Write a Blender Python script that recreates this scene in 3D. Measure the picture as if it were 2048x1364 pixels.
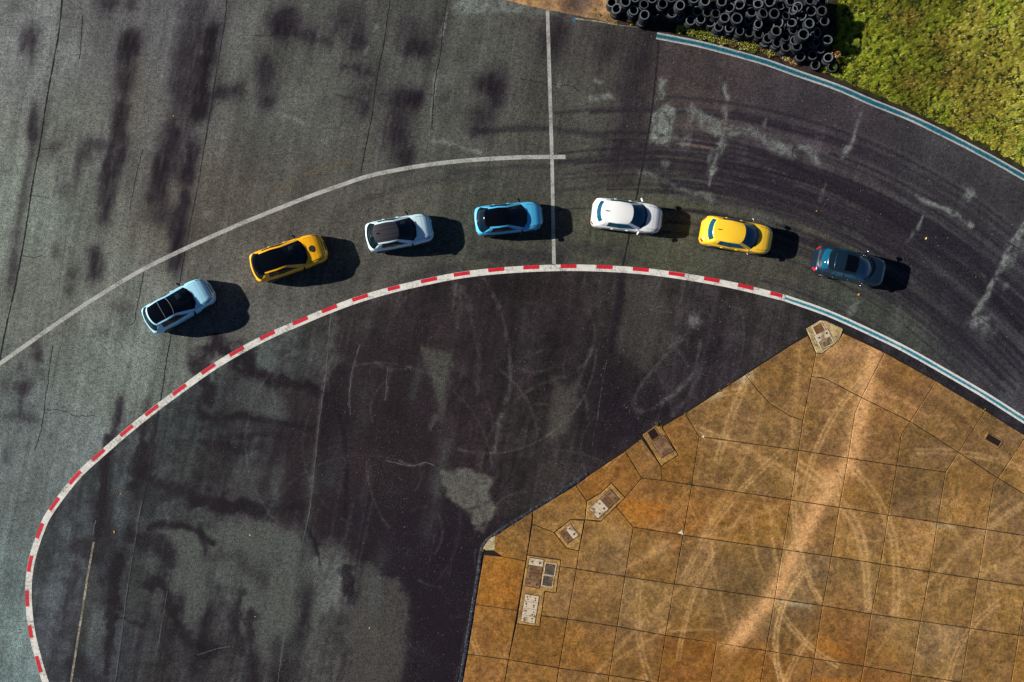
import bpy, bmesh, math, random
import numpy as np
from mathutils import Vector, Matrix
from mathutils.geometry import delaunay_2d_cdt

for o in list(bpy.data.objects):
    bpy.data.objects.remove(o)
random.seed(7)
RNG = np.random.default_rng(11)
SC = bpy.context.scene
COL = SC.collection

# ------------------------------------------------------------------ camera, sky, sun, exposure
S = 34.0            # survey scale: 34 plan units to the metre
CAM_H = 40.0        # drone height in metres
cam_d = bpy.data.cameras.new('camera')
cam_d.sensor_width = 36.0
cam_d.lens = 36.0 * CAM_H / (2048.0 / S)
cam_d.clip_end = 2000.0
cam = bpy.data.objects.new('camera', cam_d)
COL.objects.link(cam)
cam.location = (0, 0, CAM_H)
SC.camera = cam

SUN_VEC = Vector((2.36, -0.28, -1.0))                 # the way the light travels
SUN_EL = math.atan2(1.0, math.hypot(2.36, 0.28))
world = bpy.data.worlds.new('World')
SC.world = world
world.use_nodes = True
wn = world.node_tree.nodes
sky = wn.new('ShaderNodeTexSky')
sky.sky_type = 'NISHITA'
sky.sun_disc = False
sky.sun_elevation = SUN_EL
sky.sun_rotation = math.atan2(-2.36, 0.28)
sky.air_density = 0.40
sky.dust_density = 0.1
sky.ozone_density = 2.5
wn['Background'].inputs['Strength'].default_value = 0.05
world.node_tree.links.new(sky.outputs[0], wn['Background'].inputs[0])

sun_d = bpy.data.lights.new('sun', 'SUN')
sun_d.energy = 5.0
sun_d.angle = math.radians(0.5)
sun_d.color = (1.0, 0.93, 0.82)
sun = bpy.data.objects.new('sun', sun_d)
COL.objects.link(sun)
sun.rotation_euler = SUN_VEC.to_track_quat('-Z', 'Y').to_euler()

SC.view_settings.view_transform = 'Standard'
SC.view_settings.look = 'None'
SC.view_settings.gamma = 1.0
SC.view_settings.exposure = 0.90

KLIT = np.array([1.30, 1.24, 1.22])                   # light reaching a level surface, used to turn shades into albedo

# ------------------------------------------------------------------ helpers
def W2(p):
    """plan point -> metres on the ground"""
    return ((p[0] - 1024.0) / S, (682.0 - p[1]) / S)

def s2l(c):
    c = np.asarray(c, float) / 255.0
    return np.where(c <= 0.04045, c / 12.92, ((c + 0.055) / 1.055) ** 2.4)

def link(o, parent=None):
    COL.objects.link(o)
    if parent is not None:
        o.parent = parent
    return o

def mesh_obj(name, verts, faces, mats, parent=None, fm=None, smooth=False):
    me = bpy.data.meshes.new(name)
    me.from_pydata([tuple(map(float, v)) for v in verts], [], [tuple(map(int, f)) for f in faces])
    for m in (mats if isinstance(mats, (list, tuple)) else [mats]):
        me.materials.append(m)
    if fm is not None:
        me.polygons.foreach_set('material_index', np.asarray(fm, np.int32))
    if smooth:
        me.polygons.foreach_set('use_smooth', np.ones(len(me.polygons), bool))
    me.update()
    return link(bpy.data.objects.new(name, me), parent)

def np_mesh(name, V, F, mats, parent=None, smooth=False):
    """fast mesh from numpy arrays, F is (n,3) or (n,4)"""
    V = np.asarray(V, np.float32); F = np.asarray(F, np.int32)
    k = F.shape[1]
    me = bpy.data.meshes.new(name)
    me.vertices.add(len(V)); me.vertices.foreach_set('co', V.ravel())
    me.loops.add(F.size); me.loops.foreach_set('vertex_index', F.ravel())
    me.polygons.add(len(F))
    me.polygons.foreach_set('loop_start', np.arange(0, F.size, k, dtype=np.int32))
    me.polygons.foreach_set('loop_total', np.full(len(F), k, np.int32))
    me.materials.append(mats)
    if smooth:
        me.polygons.foreach_set('use_smooth', np.ones(len(F), bool))
    me.update(calc_edges=True)
    me.validate()
    return link(bpy.data.objects.new(name, me), parent)

def color_attr(o, rgb, name='tint'):
    a = o.data.attributes.new(name, 'FLOAT_COLOR', 'POINT')
    A = np.ones((len(o.data.vertices), 4), np.float32)
    A[:, :3] = rgb
    a.data.foreach_set('color', A.ravel())

def float_attr(o, v, name):
    a = o.data.attributes.new(name, 'FLOAT', 'POINT')
    a.data.foreach_set('value', np.asarray(v, np.float32))

def empty(name, loc=(0, 0, 0), rz=0.0):
    o = bpy.data.objects.new(name, None)
    o.empty_display_size = 0.3
    o.location = loc
    o.rotation_euler = (0, 0, rz)
    return link(o)

def tag(o, label, cat, group=None):
    o['label'] = label
    o['category'] = cat
    if group:
        o['group'] = group
    return o

def structure(o):
    o['kind'] = 'structure'
    return o

def catmull(pts, step=6.0):
    P = np.array(pts, float)
    P = np.vstack([2 * P[0] - P[1], P, 2 * P[-1] - P[-2]])
    out = []
    for i in range(1, len(P) - 2):
        p0, p1, p2, p3 = P[i - 1:i + 3]
        n = max(2, int(np.linalg.norm(p2 - p1) / step))
        for t in np.linspace(0, 1, n, endpoint=False):
            out.append(0.5 * ((2 * p1) + (-p0 + p2) * t + (2 * p0 - 5 * p1 + 4 * p2 - p3) * t * t
                              + (-p0 + 3 * p1 - 3 * p2 + p3) * t ** 3))
    out.append(P[-2])
    return np.array(out)

# value noise ---------------------------------------------------------------
_T = np.random.default_rng(5).random((256, 256))
def vnoise(x, y, seed=0):
    x = np.asarray(x, float) + seed * 37.7; y = np.asarray(y, float) + seed * 91.3
    xi = np.floor(x).astype(int); yi = np.floor(y).astype(int)
    fx = x - xi; fy = y - yi
    fx = fx * fx * (3 - 2 * fx); fy = fy * fy * (3 - 2 * fy)
    a = _T[xi & 255, yi & 255]; b = _T[(xi + 1) & 255, yi & 255]
    c = _T[xi & 255, (yi + 1) & 255]; d = _T[(xi + 1) & 255, (yi + 1) & 255]
    return (a * (1 - fx) + b * fx) * (1 - fy) + (c * (1 - fx) + d * fx) * fy

def fbm(x, y, sc, oct=4, seed=0):
    v = 0; a = 0.5; t = 0
    for k in range(oct):
        v = v + a * vnoise(x / sc, y / sc, seed + k); t += a
        a *= 0.55; sc *= 0.5
    return v / t

def sstep(a, b, x):
    t = np.clip((x - a) / (b - a), 0, 1)
    return t * t * (3 - 2 * t)

def seg_dist(X, Y, pts):
    d = np.full(X.shape, 1e9)
    for (x0, y0), (x1, y1) in zip(pts[:-1], pts[1:]):
        vx, vy = x1 - x0, y1 - y0
        L = vx * vx + vy * vy + 1e-9
        t = np.clip(((X - x0) * vx + (Y - y0) * vy) / L, 0, 1)
        d = np.minimum(d, np.hypot(X - x0 - t * vx, Y - y0 - t * vy))
    return d

def in_poly(X, Y, pts):
    ins = np.zeros(X.shape, bool)
    n = len(pts)
    for i in range(n):
        x0, y0 = pts[i]; x1, y1 = pts[(i + 1) % n]
        if y0 == y1:
            continue
        c = ((y0 > Y) != (y1 > Y)) & (X < (x1 - x0) * (Y - y0) / (y1 - y0) + x0)
        ins ^= c
    return ins

# ------------------------------------------------------------------ materials
def new_mat(name):
    m = bpy.data.materials.new(name)
    m.use_nodes = True
    nt = m.node_tree
    return m, nt, nt.nodes['Principled BSDF']

def setp(b, **k):
    names = dict(rough='Roughness', metal='Metallic', coat='Coat Weight', coat_rough='Coat Roughness',
                 spec='Specular IOR Level', alpha='Alpha', sheen='Sheen Weight', trans='Transmission Weight')
    for a, v in k.items():
        b.inputs[names[a]].default_value = v

def plain(name, rgb, **k):
    m, nt, b = new_mat(name)
    b.inputs['Base Color'].default_value = (*rgb, 1)
    setp(b, **k)
    return m

def N(nt, t, **k):
    n = nt.nodes.new(t)
    for a, v in k.items():
        setattr(n, a, v)
    return n

def math_node(nt, op, a, b=None, clamp=False):
    n = N(nt, 'ShaderNodeMath', operation=op)
    n.use_clamp = clamp
    for i, v in enumerate((a, b)):
        if v is None:
            continue
        if hasattr(v, 'links') or hasattr(v, 'is_linked'):
            nt.links.new(v, n.inputs[i])
        else:
            n.inputs[i].default_value = v
    return n.outputs[0]

def mixc(nt, fac, a, b, blend='MIX'):
    n = N(nt, 'ShaderNodeMix', data_type='RGBA', blend_type=blend)
    for sock, v in ((n.inputs[0], fac), (n.inputs[6], a), (n.inputs[7], b)):
        if hasattr(v, 'is_linked'):
            nt.links.new(v, sock)
        elif isinstance(v, (int, float)):
            sock.default_value = v
        else:
            sock.default_value = (*v, 1)
    return n.outputs[2]

def geo_pos(nt):
    return N(nt, 'ShaderNodeNewGeometry').outputs['Position']

def noise(nt, pos, scale, detail=3, rough=0.55):
    n = N(nt, 'ShaderNodeTexNoise')
    n.inputs['Scale'].default_value = scale
    n.inputs['Detail'].default_value = detail
    n.inputs['Roughness'].default_value = rough
    nt.links.new(pos, n.inputs['Vector'])
    return n.outputs['Fac']

def ramp(nt, fac, a, b, va=0.0, vb=1.0):
    n = N(nt, 'ShaderNodeMapRange')
    n.inputs['From Min'].default_value = a; n.inputs['From Max'].default_value = b
    n.inputs['To Min'].default_value = va; n.inputs['To Max'].default_value = vb
    nt.links.new(fac, n.inputs['Value'])
    return n.outputs[0]

def bump(nt, b, h, strength, dist):
    n = N(nt, 'ShaderNodeBump')
    n.inputs['Strength'].default_value = strength
    n.inputs['Distance'].default_value = dist
    nt.links.new(h, n.inputs['Height'])
    nt.links.new(n.outputs[0], b.inputs['Normal'])

def attr(nt, name, out='Color'):
    n = N(nt, 'ShaderNodeAttribute')
    n.attribute_name = name
    return n.outputs[out]

def ground_mat(name, grain=0.55, g_scale=26.0, speck=0.0, bump_s=0.3, rough=0.9, mid=0.2):
    """surface colour from the 'tint' attribute, with fine grain, pale aggregate specks and relief"""
    m, nt, b = new_mat(name)
    pos = geo_pos(nt)
    col = attr(nt, 'tint')
    n1 = noise(nt, pos, g_scale, 3, 0.8)
    n2 = noise(nt, pos, 1.9, 5, 0.65)
    n3 = noise(nt, pos, g_scale * .37, 3, 0.7)
    f = math_node(nt, 'ADD', ramp(nt, n1, 0.30, 0.70, 1 - grain, 1 + grain), ramp(nt, n2, 0.25, 0.75, -mid, mid))
    f = math_node(nt, 'MAXIMUM', math_node(nt, 'ADD', f, ramp(nt, n3, 0.3, 0.7, -grain * .45, grain * .45)), 0.12)
    v = N(nt, 'ShaderNodeCombineXYZ')
    for i in range(3):
        nt.links.new(f, v.inputs[i])
    c = mixc(nt, 1.0, col, v.outputs[0], 'MULTIPLY')
    if speck:
        # pale chippings showing here and there, thicker in some places than others
        s1 = noise(nt, pos, 31.0, 1, 0.5)
        dens = ramp(nt, noise(nt, pos, 0.35, 3, 0.6), 0.38, 0.62, 0.0, 0.10)
        thr = math_node(nt, 'SUBTRACT', 0.760, dens)
        k = math_node(nt, 'MULTIPLY', math_node(nt, 'SUBTRACT', s1, thr), 14.0, True)
        c = mixc(nt, math_node(nt, 'MULTIPLY', k, speck), c, (0.26, 0.27, 0.26))
    nt.links.new(c, b.inputs['Base Color'])
    setp(b, rough=rough, spec=0.12)
    bump(nt, b, n1, bump_s, 0.02)
    return m

M_ASPH = ground_mat('asphalt', 0.95, 15.0, 0.85, 0.25, 0.85, 0.14)
M_CONC = ground_mat('concrete', 0.60, 15.0, 0.0, 0.3, 0.92, 0.20)
M_VERGE = ground_mat('verge_soil', 0.55, 14.0, 0.25, 0.6, 1.0, 0.25)

def paint_mat(name, rgb, wear=(0.52, 0.66), under=(0.05, 0.05, 0.05), amount=0.8):
    m, nt, b = new_mat(name)
    pos = geo_pos(nt)
    w = math_node(nt, 'ADD', math_node(nt, 'MULTIPLY', noise(nt, pos, 9.0, 3, 0.7), 0.6),
                  math_node(nt, 'MULTIPLY', noise(nt, pos, 1.1, 2, 0.5), 0.4))
    f = ramp(nt, w, wear[0], wear[1], 0.0, amount)
    t = ramp(nt, noise(nt, pos, 3.0, 3), 0.3, 0.7, 0.82, 1.08)
    v = N(nt, 'ShaderNodeCombineXYZ')
    for i in range(3):
        nt.links.new(t, v.inputs[i])
    base = mixc(nt, 1.0, rgb, v.outputs[0], 'MULTIPLY')
    nt.links.new(mixc(nt, f, base, under), b.inputs['Base Color'])
    setp(b, rough=0.8, spec=0.3)
    return m

M_LINE = paint_mat('worn_white_paint', (0.36, 0.37, 0.345), (0.46, 0.64), (0.075, 0.08, 0.075), 0.8)
M_LINEOLD = paint_mat('old_cream_paint', (0.34, 0.31, 0.21), (0.42, 0.56), (0.05, 0.05, 0.045), 0.9)
M_KERBW = paint_mat('kerb_white_paint', (0.62, 0.61, 0.57), (0.49, 0.66), (0.08, 0.08, 0.08), 0.85)
M_KERBR = paint_mat('kerb_red_paint', (0.52, 0.007, 0.026), (0.52, 0.68), (0.10, 0.02, 0.02), 0.75)

def stripe_mat(name, blue, white, half, soft, rag):
    """blue stripe on the middle of a white band, edges worn away"""
    m, nt, b = new_mat(name)
    pos = geo_pos(nt)
    ac = math_node(nt, 'ABSOLUTE', attr(nt, 'across', 'Fac'))
    n = math_node(nt, 'MULTIPLY', math_node(nt, 'SUBTRACT', noise(nt, pos, 11.0, 4, 0.75), 0.5), rag)
    n2 = math_node(nt, 'MULTIPLY', math_node(nt, 'SUBTRACT', noise(nt, pos, 0.5, 2), 0.5), rag * 0.8)
    f = ramp(nt, math_node(nt, 'ADD', ac, math_node(nt, 'ADD', n, n2)), half - soft, half + soft, 1.0, 0.0)
    w = ramp(nt, noise(nt, pos, 7.0, 4, 0.75), 0.50, 0.68, 0.0, 0.8)
    edge = ramp(nt, ac, 0.5, 1.0, 0.4, 1.0)
    wc = mixc(nt, math_node(nt, 'MULTIPLY', w, edge), white, (0.09, 0.09, 0.09))
    bc = mixc(nt, ramp(nt, noise(nt, pos, 6.0, 3), 0.4, 0.7), blue, tuple(x * 0.45 for x in blue))
    nt.links.new(mixc(nt, f, wc, bc), b.inputs['Base Color'])
    setp(b, rough=0.75, spec=0.3)
    return m

M_BLUEOUT = stripe_mat('outer_blue_white_paint', (0.001, 0.105, 0.16), (0.40, 0.41, 0.40), 0.60, 0.22, 0.9)
M_BLUEIN = stripe_mat('inner_blue_white_paint', (0.001, 0.19, 0.28), (0.62, 0.61, 0.58), 0.38, 0.20, 0.7)
M_CRACK = plain('crack_dark', (0.016, 0.014, 0.018), rough=0.95, spec=0.1)
M_SEAMPALE = paint_mat('seam_grit', (0.075, 0.08, 0.078), (0.45, 0.6), (0.045, 0.045, 0.045), 0.9)
M_BITUMEN = None

# ------------------------------------------------------------------ asphalt sheet
class Field:
    """stain fields painted on a regular plan grid"""
    def __init__(s, xs, ys):
        s.xs, s.ys = xs, ys
        s.X, s.Y = np.meshgrid(xs, ys)
    def sub(s, x0, y0, x1, y1):
        i0, i1 = np.searchsorted(s.xs, [x0, x1]); j0, j1 = np.searchsorted(s.ys, [y0, y1])
        return slice(max(0, j0 - 1), j1 + 1), slice(max(0, i0 - 1), i1 + 1)

gx = np.concatenate([np.array([-14000, -5000, -2000, -900, -400, -200, -120]), np.arange(-80, 2131, 2.7),
                     np.array([2180, 2260, 2500, 3000, 4500, 8000, 16000])])
gy = np.concatenate([np.array([-14000, -5000, -2000, -900, -400, -200, -120]), np.arange(-80, 1450, 2.7),
                     np.array([1500, 1580, 1800, 2300, 4000, 8000, 16000])])
FA = Field(gx, gy)
PX, PY = FA.X, FA.Y
CX, CY = np.clip(PX, -150, 2200), np.clip(PY, -150, 1520)

ctrl = [((50, 100), (110, 112, 111)), ((50, 400), (114, 121, 112)), ((150, 600), (108, 111, 104)), ((300, 60), (89, 88, 89)),
        ((300, 250), (91, 90, 87)), ((600, 200), (85, 85, 81)), ((900, 150), (77, 77, 73)), ((1200, 100), (73, 70, 67)),
        ((1150, 250), (77, 75, 69)), ((1400, 150), (72, 63, 63)), ((1600, 250), (70, 63, 68)), ((1900, 380), (64, 61, 64)),
        ((2000, 620), (65, 63, 68)), ((1720, 640), (66, 69, 63)), ((1520, 540), (68, 66, 59)), ((1300, 500), (77, 78, 64)),
        ((1000, 505), (71, 71, 63)), ((800, 560), (77, 75, 69)), ((640, 400), (85, 82, 76)), ((480, 560), (93, 92, 87)),
        ((200, 720), (105, 111, 106)), ((90, 900), (105, 113, 112)), ((15, 1200), (112, 128, 126)), ((10, 1340), (112, 128, 127)),
        ((400, 420), (84, 79, 72)), ((150, 300), (103, 105, 99)), ((60, 1000), (106, 116, 115))]
ctrl_in = [((380, 830), (60, 66, 66)), ((250, 1000), (56, 60, 63)), ((120, 1150), (62, 66, 70)), ((150, 1300), (58, 60, 66)),
           ((380, 1130), (64, 67, 66)), ((560, 720), (58, 60, 60)), ((720, 680), (48, 43, 44)), ((900, 650), (45, 37, 40)),
           ((1100, 700), (47, 39, 41)), ((1300, 650), (58, 53, 53)), ((1400, 720), (46, 39, 45)), ((700, 880), (43, 33, 38)),
           ((920, 880), (45, 36, 40)), ((580, 1150), (74, 76, 74)), ((760, 1280), (60, 57, 57)), ((420, 1320), (52, 49, 52)),
           ((880, 1220), (33, 24, 34)), ((920, 1330), (28, 20, 30)), ((1080, 900), (50, 45, 44)), ((1230, 860), (42, 33, 40)),
           ((600, 980), (46, 39, 44)), ((450, 930), (52, 50, 53)), ((1520, 640), (52, 47, 48)), ((1750, 720), (45, 42, 47)),
           ((1950, 830), (46, 44, 50))]

KERB = [(97, 1384), (91, 1364), (79, 1325), (63, 1258), (57, 1185), (63, 1124), (82, 1063), (102, 1022), (154, 954), (203, 908),
        (256, 862), (308, 820), (362, 780), (418, 740), (475, 705), (536, 673), (601, 644.5), (660, 620), (723, 597),
        (790, 578), (860, 562), (924, 550), (993, 542), (1063, 537.4), (1137, 535.4), (1209, 537), (1283, 542),
        (1355, 551), (1430, 563.5), (1490, 576), (1570, 596)]
KERBB = [(1570, 596), (1652, 625), (1731, 660), (1810, 698.5), (1889, 743), (1968.5, 789.5), (2048, 840), (2130, 892)]
OUTER = [(1313, 71.5), (1397, 88), (1463, 105), (1530, 124), (1595, 147), (1675, 175), (1740, 203), (1819, 235), (1898, 273),
         (1977, 314), (2048, 354), (2130, 402), (2250, 478)]

def idw(cp, X, Y, sig):
    num = np.zeros(X.shape + (3,)); den = np.zeros(X.shape)
    for (cx, cy), c in cp:
        d2 = (X - cx) ** 2 + (Y - cy) ** 2
        w = 1.0 / (1.0 + d2 / (sig * sig)) ** 3
        num += w[..., None] * np.array(c, float); den += w
    return num / den[..., None]

print('asphalt fields')
WX = CX + 26 * (fbm(CX, CY, 90, 3, 1) - 0.5); WY = CY + 26 * (fbm(CX, CY, 90, 3, 2) - 0.5)
base = idw(ctrl, WX, WY, 90)  # left-to-right gradient also holds sun backscatter besides the tarmac's own tone
inf = idw(ctrl_in, WX, WY, 80)
kpoly = [tuple(p) for p in catmull(KERB, 20)] + [tuple(p) for p in catmull(KERBB, 20)] + [(2400, 1100), (2400, 1700), (130, 1700)]
inside = in_poly(PX, PY, kpoly)
base[inside] = inf[inside]
# each paving lane has its own shade; fine streaks run along the lanes
lane_u = CX + CY * 0.195
streak = fbm(lane_u * 1.0, CY * 0.07, 7.0, 3, 21)
streak2 = fbm(lane_u * 1.0, CY * 0.10, 30.0, 3, 25)
blot = fbm(CX, CY, 60, 5, 31)
fine = fbm(CX, CY, 12, 3, 41)
mul = 1 + 0.26 * (streak - 0.5) + 0.30 * (streak2 - 0.5) + 0.34 * (blot - 0.5) + 0.22 * (fine - 0.5)
mul_in = 1 + .45 * (streak - .5) + .55 * (streak2 - .5) + .55 * (blot - .5) + .45 * (fine - .5)
mul[inside] = mul_in[inside]
lane_edges = [-400, 118, 286, 455, 620, 775, 895, 1100, 1312, 1470, 1700, 1900, 2500]
lane_tone = [1.03, .96, 1.03, .99, 1.0, .99, 1.02, 0.97, .97, 1.02, .98, 1.0]
for a, b_, t in zip(lane_edges[:-1], lane_edges[1:], lane_tone):
    mul[(lane_u >= a) & (lane_u < b_)] *= t
ASPH = base * mul[..., None]

nz1 = .55 * fbm(lane_u, CY * .32, 16, 4, 51) + .45 * fbm(CX, CY, 24, 4, 53); nz2 = .5 * fbm(lane_u, CY * .35, 6, 3, 61) + .5 * fbm(CX, CY, 8, 3, 63)
nz1 = np.clip(.5 + 1.25 * (nz1 - .5), 0, 1); nz2 = np.clip(.5 + 1.25 * (nz2 - .5), 0, 1)
nzw = np.clip(.5 + 1.7 * (fbm(CX, CY, 20, 3, 67) - .5), .05, 1)

QX = PX + 13 * (fbm(CX, CY, 34, 3, 71) - 0.5) + 7 * (fbm(CX, CY, 8, 2, 81) - 0.5)
QY = PY + 26 * (fbm(CX, CY, 34, 3, 91) - 0.5) + 9 * (fbm(CX, CY, 8, 2, 101) - 0.5)
def lay(mask_raw, rgb, amt, sl, lo=0.02, hi=1.0, ns=0.9):
    m = sstep(lo, hi, mask_raw + (0.55 * nz1[sl] + 0.45 * nz2[sl] - 0.5) * ns * np.minimum(1, mask_raw * 3)) * amt * np.clip(.62 + .95 * nz2[sl], 0, 1.2)
    if rgb[1] > 90:
        m = m * np.clip(.25 + 1.5 * nz3[sl], 0, 1.1)
    ASPH[sl] += (np.array(rgb, float) - ASPH[sl]) * np.minimum(m, 1)[..., None]

DK = (27, 21, 30)
nz3 = np.clip(.5 + 2.0 * (fbm(CX, CY, 9, 3, 69) - .5), 0, 1)
def blob(cx, cy, rx, ry, amt, rgb=DK, ang=0, **k):
    R = max(rx, ry) * 2.2 + 6
    sl = FA.sub(cx - R, cy - R, cx + R, cy + R)
    c, s_ = math.cos(math.radians(ang)), math.sin(math.radians(ang))
    X, Y = QX[sl] - cx, QY[sl] - cy
    u, v = (X * c + Y * s_) / rx, (-X * s_ + Y * c) / ry
    lay(np.exp(-0.5 * (np.abs(u) ** 2.6 + np.abs(v) ** 2.6)), rgb, amt, sl, **k)

def stroke(pts, w, amt, rgb=DK, smooth=True, fine_=False, **k):
    P = catmull(pts, 14) if smooth and len(pts) > 2 else np.array(pts, float)
    R = w * 2.2 + 6
    sl = FA.sub(P[:, 0].min() - R, P[:, 1].min() - R, P[:, 0].max() + R, P[:, 1].max() + R)
    q = 0.0 if fine_ else min(1.0, w / 9.0)
    if fine_:
        k.setdefault('ns', 0.25)
    d = seg_dist(PX[sl] + q * (QX[sl] - PX[sl]), PY[sl] + q * (QY[sl] - PY[sl]), P)
    d = d / (.35 + 1.3 * nzw[sl]) if w < 14 and not fine_ else d
    lay(np.exp(-0.5 * (d / w) ** 2.0), rgb, amt, sl, **k)

def patch(pts, amt, rgb=DK, soft=10.0, **k):
    P = np.array(pts, float); R = soft * 3 + 8
    sl = FA.sub(P[:, 0].min() - R, P[:, 1].min() - R, P[:, 0].max() + R, P[:, 1].max() + R)
    X, Y = QX[sl], QY[sl]
    d = seg_dist(X, Y, list(pts) + [pts[0]])
    sd = np.where(in_poly(X, Y, pts), d, -d) / soft
    m = np.clip(0.5 + 0.5 * sd, 0, 1)
    lay(m, rgb, amt, sl, **k)

def smear(A0, along=9, across=2, keep=.25):
    """drag everything laid since A0 along the paving lanes, as traffic and rain do"""
    D = ASPH - A0
    out = np.zeros_like(D); tot = 0
    for k in range(-3 * along, 3 * along + 1, 2):
        w_ = math.exp(-.5 * (k / along) ** 2)
        out += w_ * np.roll(D, (k, -int(round(.195 * k))), (0, 1)); tot += w_
    out /= tot
    o2 = np.zeros_like(D); tot = 0
    for k in range(-2 * across, 2 * across + 1):
        w_ = math.exp(-.5 * (k / across) ** 2)
        o2 += w_ * np.roll(out, k, 1); tot += w_
    o2 /= tot
    g = np.clip(.35 + 1.3 * fbm(lane_u, CY * .22, 5, 3, 301), 0, 1.6)[..., None]
    ASPH[:] = A0 + D * keep + o2 * (1 - keep) * 1.25 * g
A0 = ASPH.copy()
# --- dark oil and damp stains, outside the bend
for a in [(262, 75, 16, 12, .95), (258, 100, 15, 18, .8), (250, 125, 12, 16, .6), (245, 165, 13, 16, .6), (242, 213, 14, 7, .8), (238, 250, 12, 24, .85),
          (200, 292, 22, 8, .6), (232, 313, 20, 7, .75), (215, 338, 12, 14, .8), (60, 72, 16, 18, .45), (67, 75, 4, 18, .6), (43, 92, 6, 9, .55),
          (62, 108, 4, 14, .5), (65, 245, 8, 22, .5), (66, 262, 9, 8, .5), (215, 6, 18, 8, .75), (260, 9, 9, 13, .6), (395, 25, 28, 22, .4),
          (402, 217, 13, 14, .9), (385, 305, 9, 24, .95), (345, 270, 10, 22, .55), (320, 345, 12, 18, .85), (372, 350, 13, 9, .9), (325, 385, 12, 14, .8),
          (370, 395, 9, 14, .9), (565, 42, 24, 20, .7), (700, 35, 28, 30, .35), (718, 85, 15, 12, .6), (530, 145, 16, 28, .55),
          (535, 203, 13, 10, .7), (730, 178, 16, 8, .4), (732, 220, 7, 13, .7), (835, 96, 26, 12, .85), (820, 60, 26, 20, .3), (818, 200, 22, 13, .9),
          (790, 200, 30, 10, .35), (800, 240, 22, 26, .4), (790, 275, 22, 20, .45), (807, 314, 16, 15, .75), (962, 265, 26, 6, .75), (978, 165, 24, 14, .7),
          (995, 190, 12, 16, .7), (960, 235, 22, 20, .35), (888, 192, 8, 9, .4), (1110, 75, 26, 26, .45), (1215, 90, 26, 30, .25), (110, 290, 12, 8, .5),
          (13, 770, 5, 12, .6), (45, 772, 16, 8, .75), (40, 800, 5, 6, .6), (43, 836, 30, 7, .65), (70, 695, 8, 6, .6), (75, 714, 9, 8, .7), (45, 737, 4, 4, .7),
          (12, 910, 5, 12, .45), (80, 750, 8, 8, .4), (30, 545, 5, 26, .35), (145, 545, 8, 10, .5), (140, 580, 8, 8, .5), (110, 500, 6, 12, .5), (50, 830, 14, 8, .5),
          (185, 555, 14, 10, .7), (195, 530, 14, 14, .55), (210, 440, 16, 12, .6), (215, 405, 14, 16, .55), (205, 365, 9, 18, .6), (190, 510, 12, 12, .7),
          (128, 385, 10, 12, .4), (300, 400, 14, 8, .5), (355, 530, 9, 12, .85), (350, 500, 8, 16, .6), (355, 455, 14, 20, .5), (330, 430, 24, 16, .5),
          (30, 20, 10, 6, .35), (170, 310, 12, 14, .4), (205, 665, 10, 6, .4), (235, 610, 20, 10, .35), (150, 1000, 10, 20, .3), (880, 45, 20, 14, .15)]:
    blob(a[0], a[1], a[2] * 1.1, a[3] * 1.1, min(1, a[4] * 1.15))
for p, w, amt in [([(262, 140), (252, 200), (246, 300)], 9, .5), ([(419, 62), (412, 120), (404, 192)], 12, .97),
                  ([(383, 75), (372, 130), (360, 185)], 22, .5), ([(398, 187), (435, 186), (474, 175)], 7, .95), ([(455, 180), (476, 174)], 9, .9),
                  ([(375, 200), (358, 260), (342, 325)], 24, .5), ([(330, 290), (315, 345), (300, 400)], 9, .6), ([(370, 400), (360, 450), (345, 540)], 10, .6),
                  ([(545, 62), (600, 70), (655, 86)], 7, .8), ([(688, 132), (715, 138), (742, 148)], 7, .85), ([(680, 192), (712, 197), (732, 207)], 5, .85),
                  ([(1288, 60), (1262, 200), (1240, 340)], 26, .45), ([(240, 255), (228, 330), (212, 420)], 12, .4), ([(66, 200), (60, 330), (40, 420), (22, 560)], 5, .4),
                  ([(165, 300), (155, 330), (150, 380)], 4, .45), ([(240, 800), (232, 850), (222, 900)], 5, .8), ([(292, 810), (283, 860)], 7, .5)]:
    stroke(p, w, amt)
smear(A0, 6, 2, .35)
# warm and cool casts
stroke([(275, 130), (265, 250)], 14, .25, (95, 88, 74)); stroke([(700, 320), (590, 360), (560, 385)], 2.5, .35, (105, 85, 65))
blob(215, 470, 40, 60, .12, (96, 100, 80)); blob(870, 330, 120, 30, .15, (62, 68, 60))

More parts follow.
